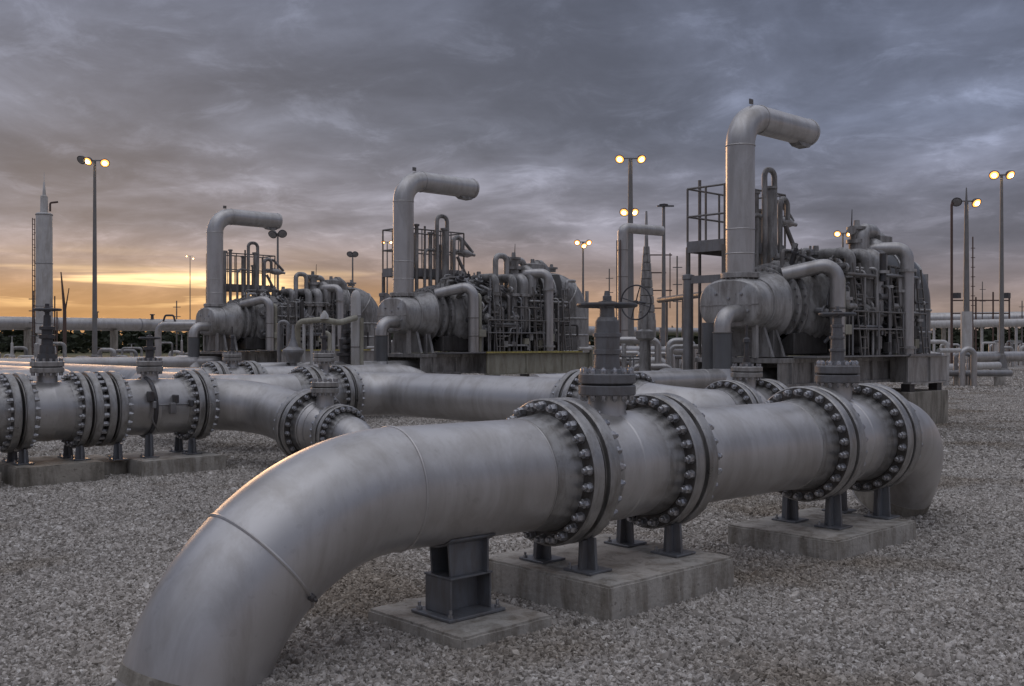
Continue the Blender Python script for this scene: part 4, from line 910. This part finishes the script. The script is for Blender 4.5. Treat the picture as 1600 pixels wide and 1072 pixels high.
# big far header on trestles, across the left background
bh = thing('trunk_pipe', 'big grey trunk pipe on trestles along the left horizon', 'pipe', (20, 77, 0))
MB().tube([(-30 + k * 10, 77, 3.25) for k in range(15)], .47, 32).build('pipe_wall', 'pipe2', bh)
for k in range(16): 
    xx = -6 + k * 6.2
    MB().box(xx - .12, xx + .12, 76.55, 77.45, 0, 2.83).build('trestle', 'concrete2', bh, smooth=False)
    MB().torus((xx + 2, 77, 3.25), (1, 0, 0), .48, .03, 32, 6).build('pipe_band', 'galv', bh)
for k in range(12):
    xx = 12 + k * 3.7 + rng.uniform(-1, 1); hgt = rng.uniform(.15, .5)
    MB().lathe([(3.65, .12), (3.72 + hgt, .11), (3.73 + hgt, .2), (3.8 + hgt, .18), (3.82 + hgt, .05)], (xx, 77 + rng.uniform(-.1, .1), 0), (0, 0, 1), 12).build('nozzle', 'iron', bh)
# elbowed pipe left of unit 1
x2, y2 = cw(247, 50); 
ep = thing('gas_pipe', 'pale pipe with a dropping elbow left of the farthest compressor unit', 'pipe', (x2, y2, 0))
MB().tube(fillet([(x2, y2, .2), (x2, y2, 2.75), tuple(Vector((x2, y2, 2.75)) + RT * 2.2)], .4, 7), .16, 20).build('pipe_wall', 'pipe2', ep)
MB().tube(fillet([tuple(Vector((x2, y2, 2.9)) + RT * .25), tuple(Vector((x2, y2, 3.2)) + RT * .35), tuple(Vector((x2, y2, 3.2)) + RT * .75), tuple(Vector((x2, y2, 2.85)) + RT * .85)], .1, 4), .05, 8).build('bypass_loop', 'iron', ep)

# scattered yard equipment in the middle distance
def stand(label, u, Y, kind):
    x, y = cw(u, Y); t_ = thing('pipe_manifold', label, 'manifold', (x, y, 0), 'small manifolds in the yard'); r2 = random.Random(int(u * 7 + Y))
    c = Vector((x, y, 0)); mats = ('pipe2', 'white', 'galv', 'machine_light', 'machine')
    for k in range(5 + kind):
        o = c + RT * r2.uniform(-1.6, 1.6) + FW * r2.uniform(-.8, .8); h = r2.uniform(.7, 2.0); r = r2.choice((.06, .09, .13))
        w_ = r2.uniform(.4, 1.3) * r2.choice((-1, 1))
        if k % 3 == 2:
            MB().lathe([(0, r), (h * .6, r), (h * .61, r * 1.7), (h * .67, r * 1.7), (h * .68, r * .8), (h, r * .7), (h + .05, r * .3), (h + .35, r * .25)], o, (0, 0, 1), 14).build('standpipe', r2.choice(mats), t_, ang=25)
            MB().torus(o + Vector((0, 0, h + .36)), (0, 0, 1), r * 1.8, .02, 18, 6).build('handwheel', 'iron', t_)
        else:
            MB().tube(fillet([o, o + Vector((0, 0, h)), o + Vector((0, 0, h)) + RT * w_, o + RT * w_], r * 2, 5), r, 14).build('pipe_hoop', r2.choice(mats), t_)
    MB().tube([c - RT * 2.2 + Vector((0, 0, .55)), c + RT * 2.2 + Vector((0, 0, .55))], .14, 16).build('manifold_pipe', r2.choice(mats), t_)
    for s in (-1.7, 0, 1.7): q = c + RT * s; MB().box(q.x - .12, q.x + .12, q.y - .2, q.y + .2, -.1, .40).build('footing', 'concrete', t_, smooth=False)
spots = [('low cluster of pale pipes left of the vent column foot', 28, 52, 1), ('cluster of pale pipes between vent column and left light pole', 108, 47, 3), ('pipe cluster right of the left light pole', 185, 52, 2), ('pipe cluster left of the farthest stack', 262, 60, 1),
         ('pipe cluster behind the tall silver loop', 582, 58, 2), ('pipe cluster in front of the tall middle light pole', 962, 38, 3), ('pipe cluster behind the upright handwheel', 1025, 42, 4), ('pipe cluster left of the nearest compressor unit', 1062, 33, 2), ('dense pipe cluster far behind the front valve stem', 930, 66, 2),
         ('pipe cluster right behind the nearest compressor hood', 1482, 62, 3), ('pipe cluster between the two right light poles', 1538, 80, 3), ('pipe cluster at the right picture edge', 1592, 85, 3), ('pipe cluster in the gap between farthest and middle unit', 540, 70, 1)]
spots += [('tight pipe cluster at the foot of the T-topped mast', 1046, 27, 4), ('pipe cluster beside the stepped vent tower', 1000, 48, 4), ('pale pipe cluster far left of the tall middle pole', 945, 80, 3), ('pipe cluster in front of the right edge pole', 1500, 44, 1), ('low pipe cluster in front of the far right trunk pipe', 1570, 100, 3)]
for s in spots: stand(*s)
for lb, u, Y, v in (('thin mast right of the pointed vent tower', 1058, 70, 400), ('thin mast left of the tall middle pole', 952, 90, 420), ('thin mast between the pale pole and the right edge pole', 1535, 110, 440), ('short thin mast at the far right edge', 1597, 100, 470), ('thin mast left of the vent column', 52, 70, 455), ('thin mast left of the leftmost hooked stack', 276, 90, 470)):
    x2, y2 = cw(u, Y); tt_ = thing('thin_mast', lb, 'mast', (x2, y2, 0), 'thin masts on the horizon'); zt = zv(v, Y)
    MB().tube([(x2, y2, 0), (x2, y2, zt)], [.08, .05], 8).build('mast', 'rail', tt_)
    for k in range(3): MB().bar(Vector((x2, y2, zt * (.6 + .15 * k))) - RT * .3, Vector((x2, y2, zt * (.6 + .15 * k))) + RT * .35, .06).build('cross_arm', 'rail', tt_, smooth=False)
def bridge(label, u0, Y0, u1, Y1, z, r, mat, posts, pm='white'):
    a = Vector((*cw(u0, Y0), z)); b_ = Vector((*cw(u1, Y1), z)); t_ = thing('pipe_bridge', label, 'pipe', (a.x, a.y, 0))
    MB().tube([a.lerp(b_, k / 6) for k in range(7)], r, 20).build('pipe_wall', mat, t_)
    for k in range(posts):
        p = a.lerp(b_, (k + .5) / posts); MB().tube([(p.x, p.y, 0), (p.x, p.y, z - r * .9)], max(.05, r * .35), 10).build('post', pm, t_)
bridge('pale pipe carried on white posts across the right background', 1380, 92, 1660, 78, 3.45, .32, 'white', 11)
bridge('dark grey trunk pipe on posts highest in the right background', 1370, 120, 1680, 110, 4.55, .75, 'pipe2', 7, 'concrete2')
bridge('low silver pipe lying near the ground at the right', 1440, 63, 1680, 72, .95, .34, 'pipe2', 5, 'concrete2')
bridge('low pale pipe on short feet right of the nearest compressor', 1450, 52, 1560, 60, .55, .2, 'white', 4, 'concrete2')
bridge('pale low pipe behind the front valve column', 900, 46, 1090, 40, 1.55, .18, 'pipe2', 5)
bridge('long low pipe behind the gap right of the middle compressor', 905, 60, 1120, 54, .8, .3, 'pipe', 5, 'concrete2')
bridge('high thin pipe bridge left of the nearest compressor unit', 1030, 44, 1110, 38, zv(466, 42), .12, 'rail', 3, 'rail')
bridge('grey trunk pipe seen right of the middle compressor unit', 890, 95, 1000, 105, 3.0, .42, 'pipe2', 3, 'concrete2')
bridge('low pale pipe at the far left behind the pipe cluster', -40, 48, 150, 46, .75, .22, 'white', 4, 'concrete2')
# right background steelwork
x2, y2 = cw(1545, 95)
fr = thing('steel_frame', 'thin steel gantry frame between the right light poles', 'frame', (x2, y2, 0))
c = Vector((x2, y2, 0))
for s in (-3.4, -1.2, .4, 1.9): MB().tube([c + RT * s, c + RT * s + Vector((0, 0, rng.uniform(5.5, 7.6)))], .08, 8).build('column', 'rust', fr)
for z in (4.6, 5.8): MB().bar(c - RT * 3.4 + Vector((0, 0, z)), c + RT * 1.9 + Vector((0, 0, z)), .12).build('beam', 'rust', fr, smooth=False)
for s in (-3, 1.6): MB().box(c.x + RT.x * s - .3, c.x + RT.x * s + .3, c.y + RT.y * s - .3, c.y + RT.y * s + .3, 6.0, 6.5).build('transformer_box', 'iron', fr, smooth=False)

# ------------------------------------------------------------------ far grass and woodland
gmat = mk('dry_grass', (.10, .105, .045), 0, .95, .4, (.13, .10, .05), .7, .08, streak=False)
def strip(label, u0, u1, Y0, Y1):
    m = MB(); pts = [cw(u0, Y0), cw(u1, Y0), cw(u1, Y1), cw(u0, Y1)]
    m.v = [Vector((a, b, .006)) for a, b in pts]; m.f = [(0, 1, 2, 3)]
    o = m.build('grass', gmat, smooth=False); tag(o, label, 'grass', kind='stuff')
strip('dull green grass beyond the gravel yard at the left', -700, 700, 100, 420)
strip('dull green grass beyond the gravel yard at the right', 701, 2600, 118, 420)
lmat = mk('far_foliage', (.035, .042, .022), 0, .9, .5, None, scale=.3)
def wood(label, u0, u1, Y, n, hmin, hmax, seed):
    r2 = random.Random(seed); m = MB()
    for k in range(n):
        u = u0 + (u1 - u0) * r2.random(); yy = Y * r2.uniform(.95, 1.25); x, y = cw(u, yy)
        H = (hmin + (hmax - hmin) * (.5 + .5 * noise.noise(Vector((u * .02, seed, 0))))) * r2.uniform(.7, 1.05)
        for j in range(26):
            z = H * r2.random() ** .7; c = Vector((x, y, z)) + RT * r2.gauss(0, 1.3) + FW * r2.gauss(0, 1)
            a = Vector((r2.gauss(0, 1), r2.gauss(0, 1), r2.gauss(0, 1))).normalized(); _, p, q = basis(a); s = r2.uniform(.35, .9); i = len(m.v)
            m.v += [c + p * s, c + q * s * .7, c - p * s, c - q * s * .7]; m.f.append((i, i + 1, i + 2, i + 3))
    o = m.build('woodland', lmat, smooth=False); tag(o, label, 'trees', kind='stuff')
wood('dark line of distant trees along the horizon', -200, 1800, 190, 900, 3.0, 6.2, 3)
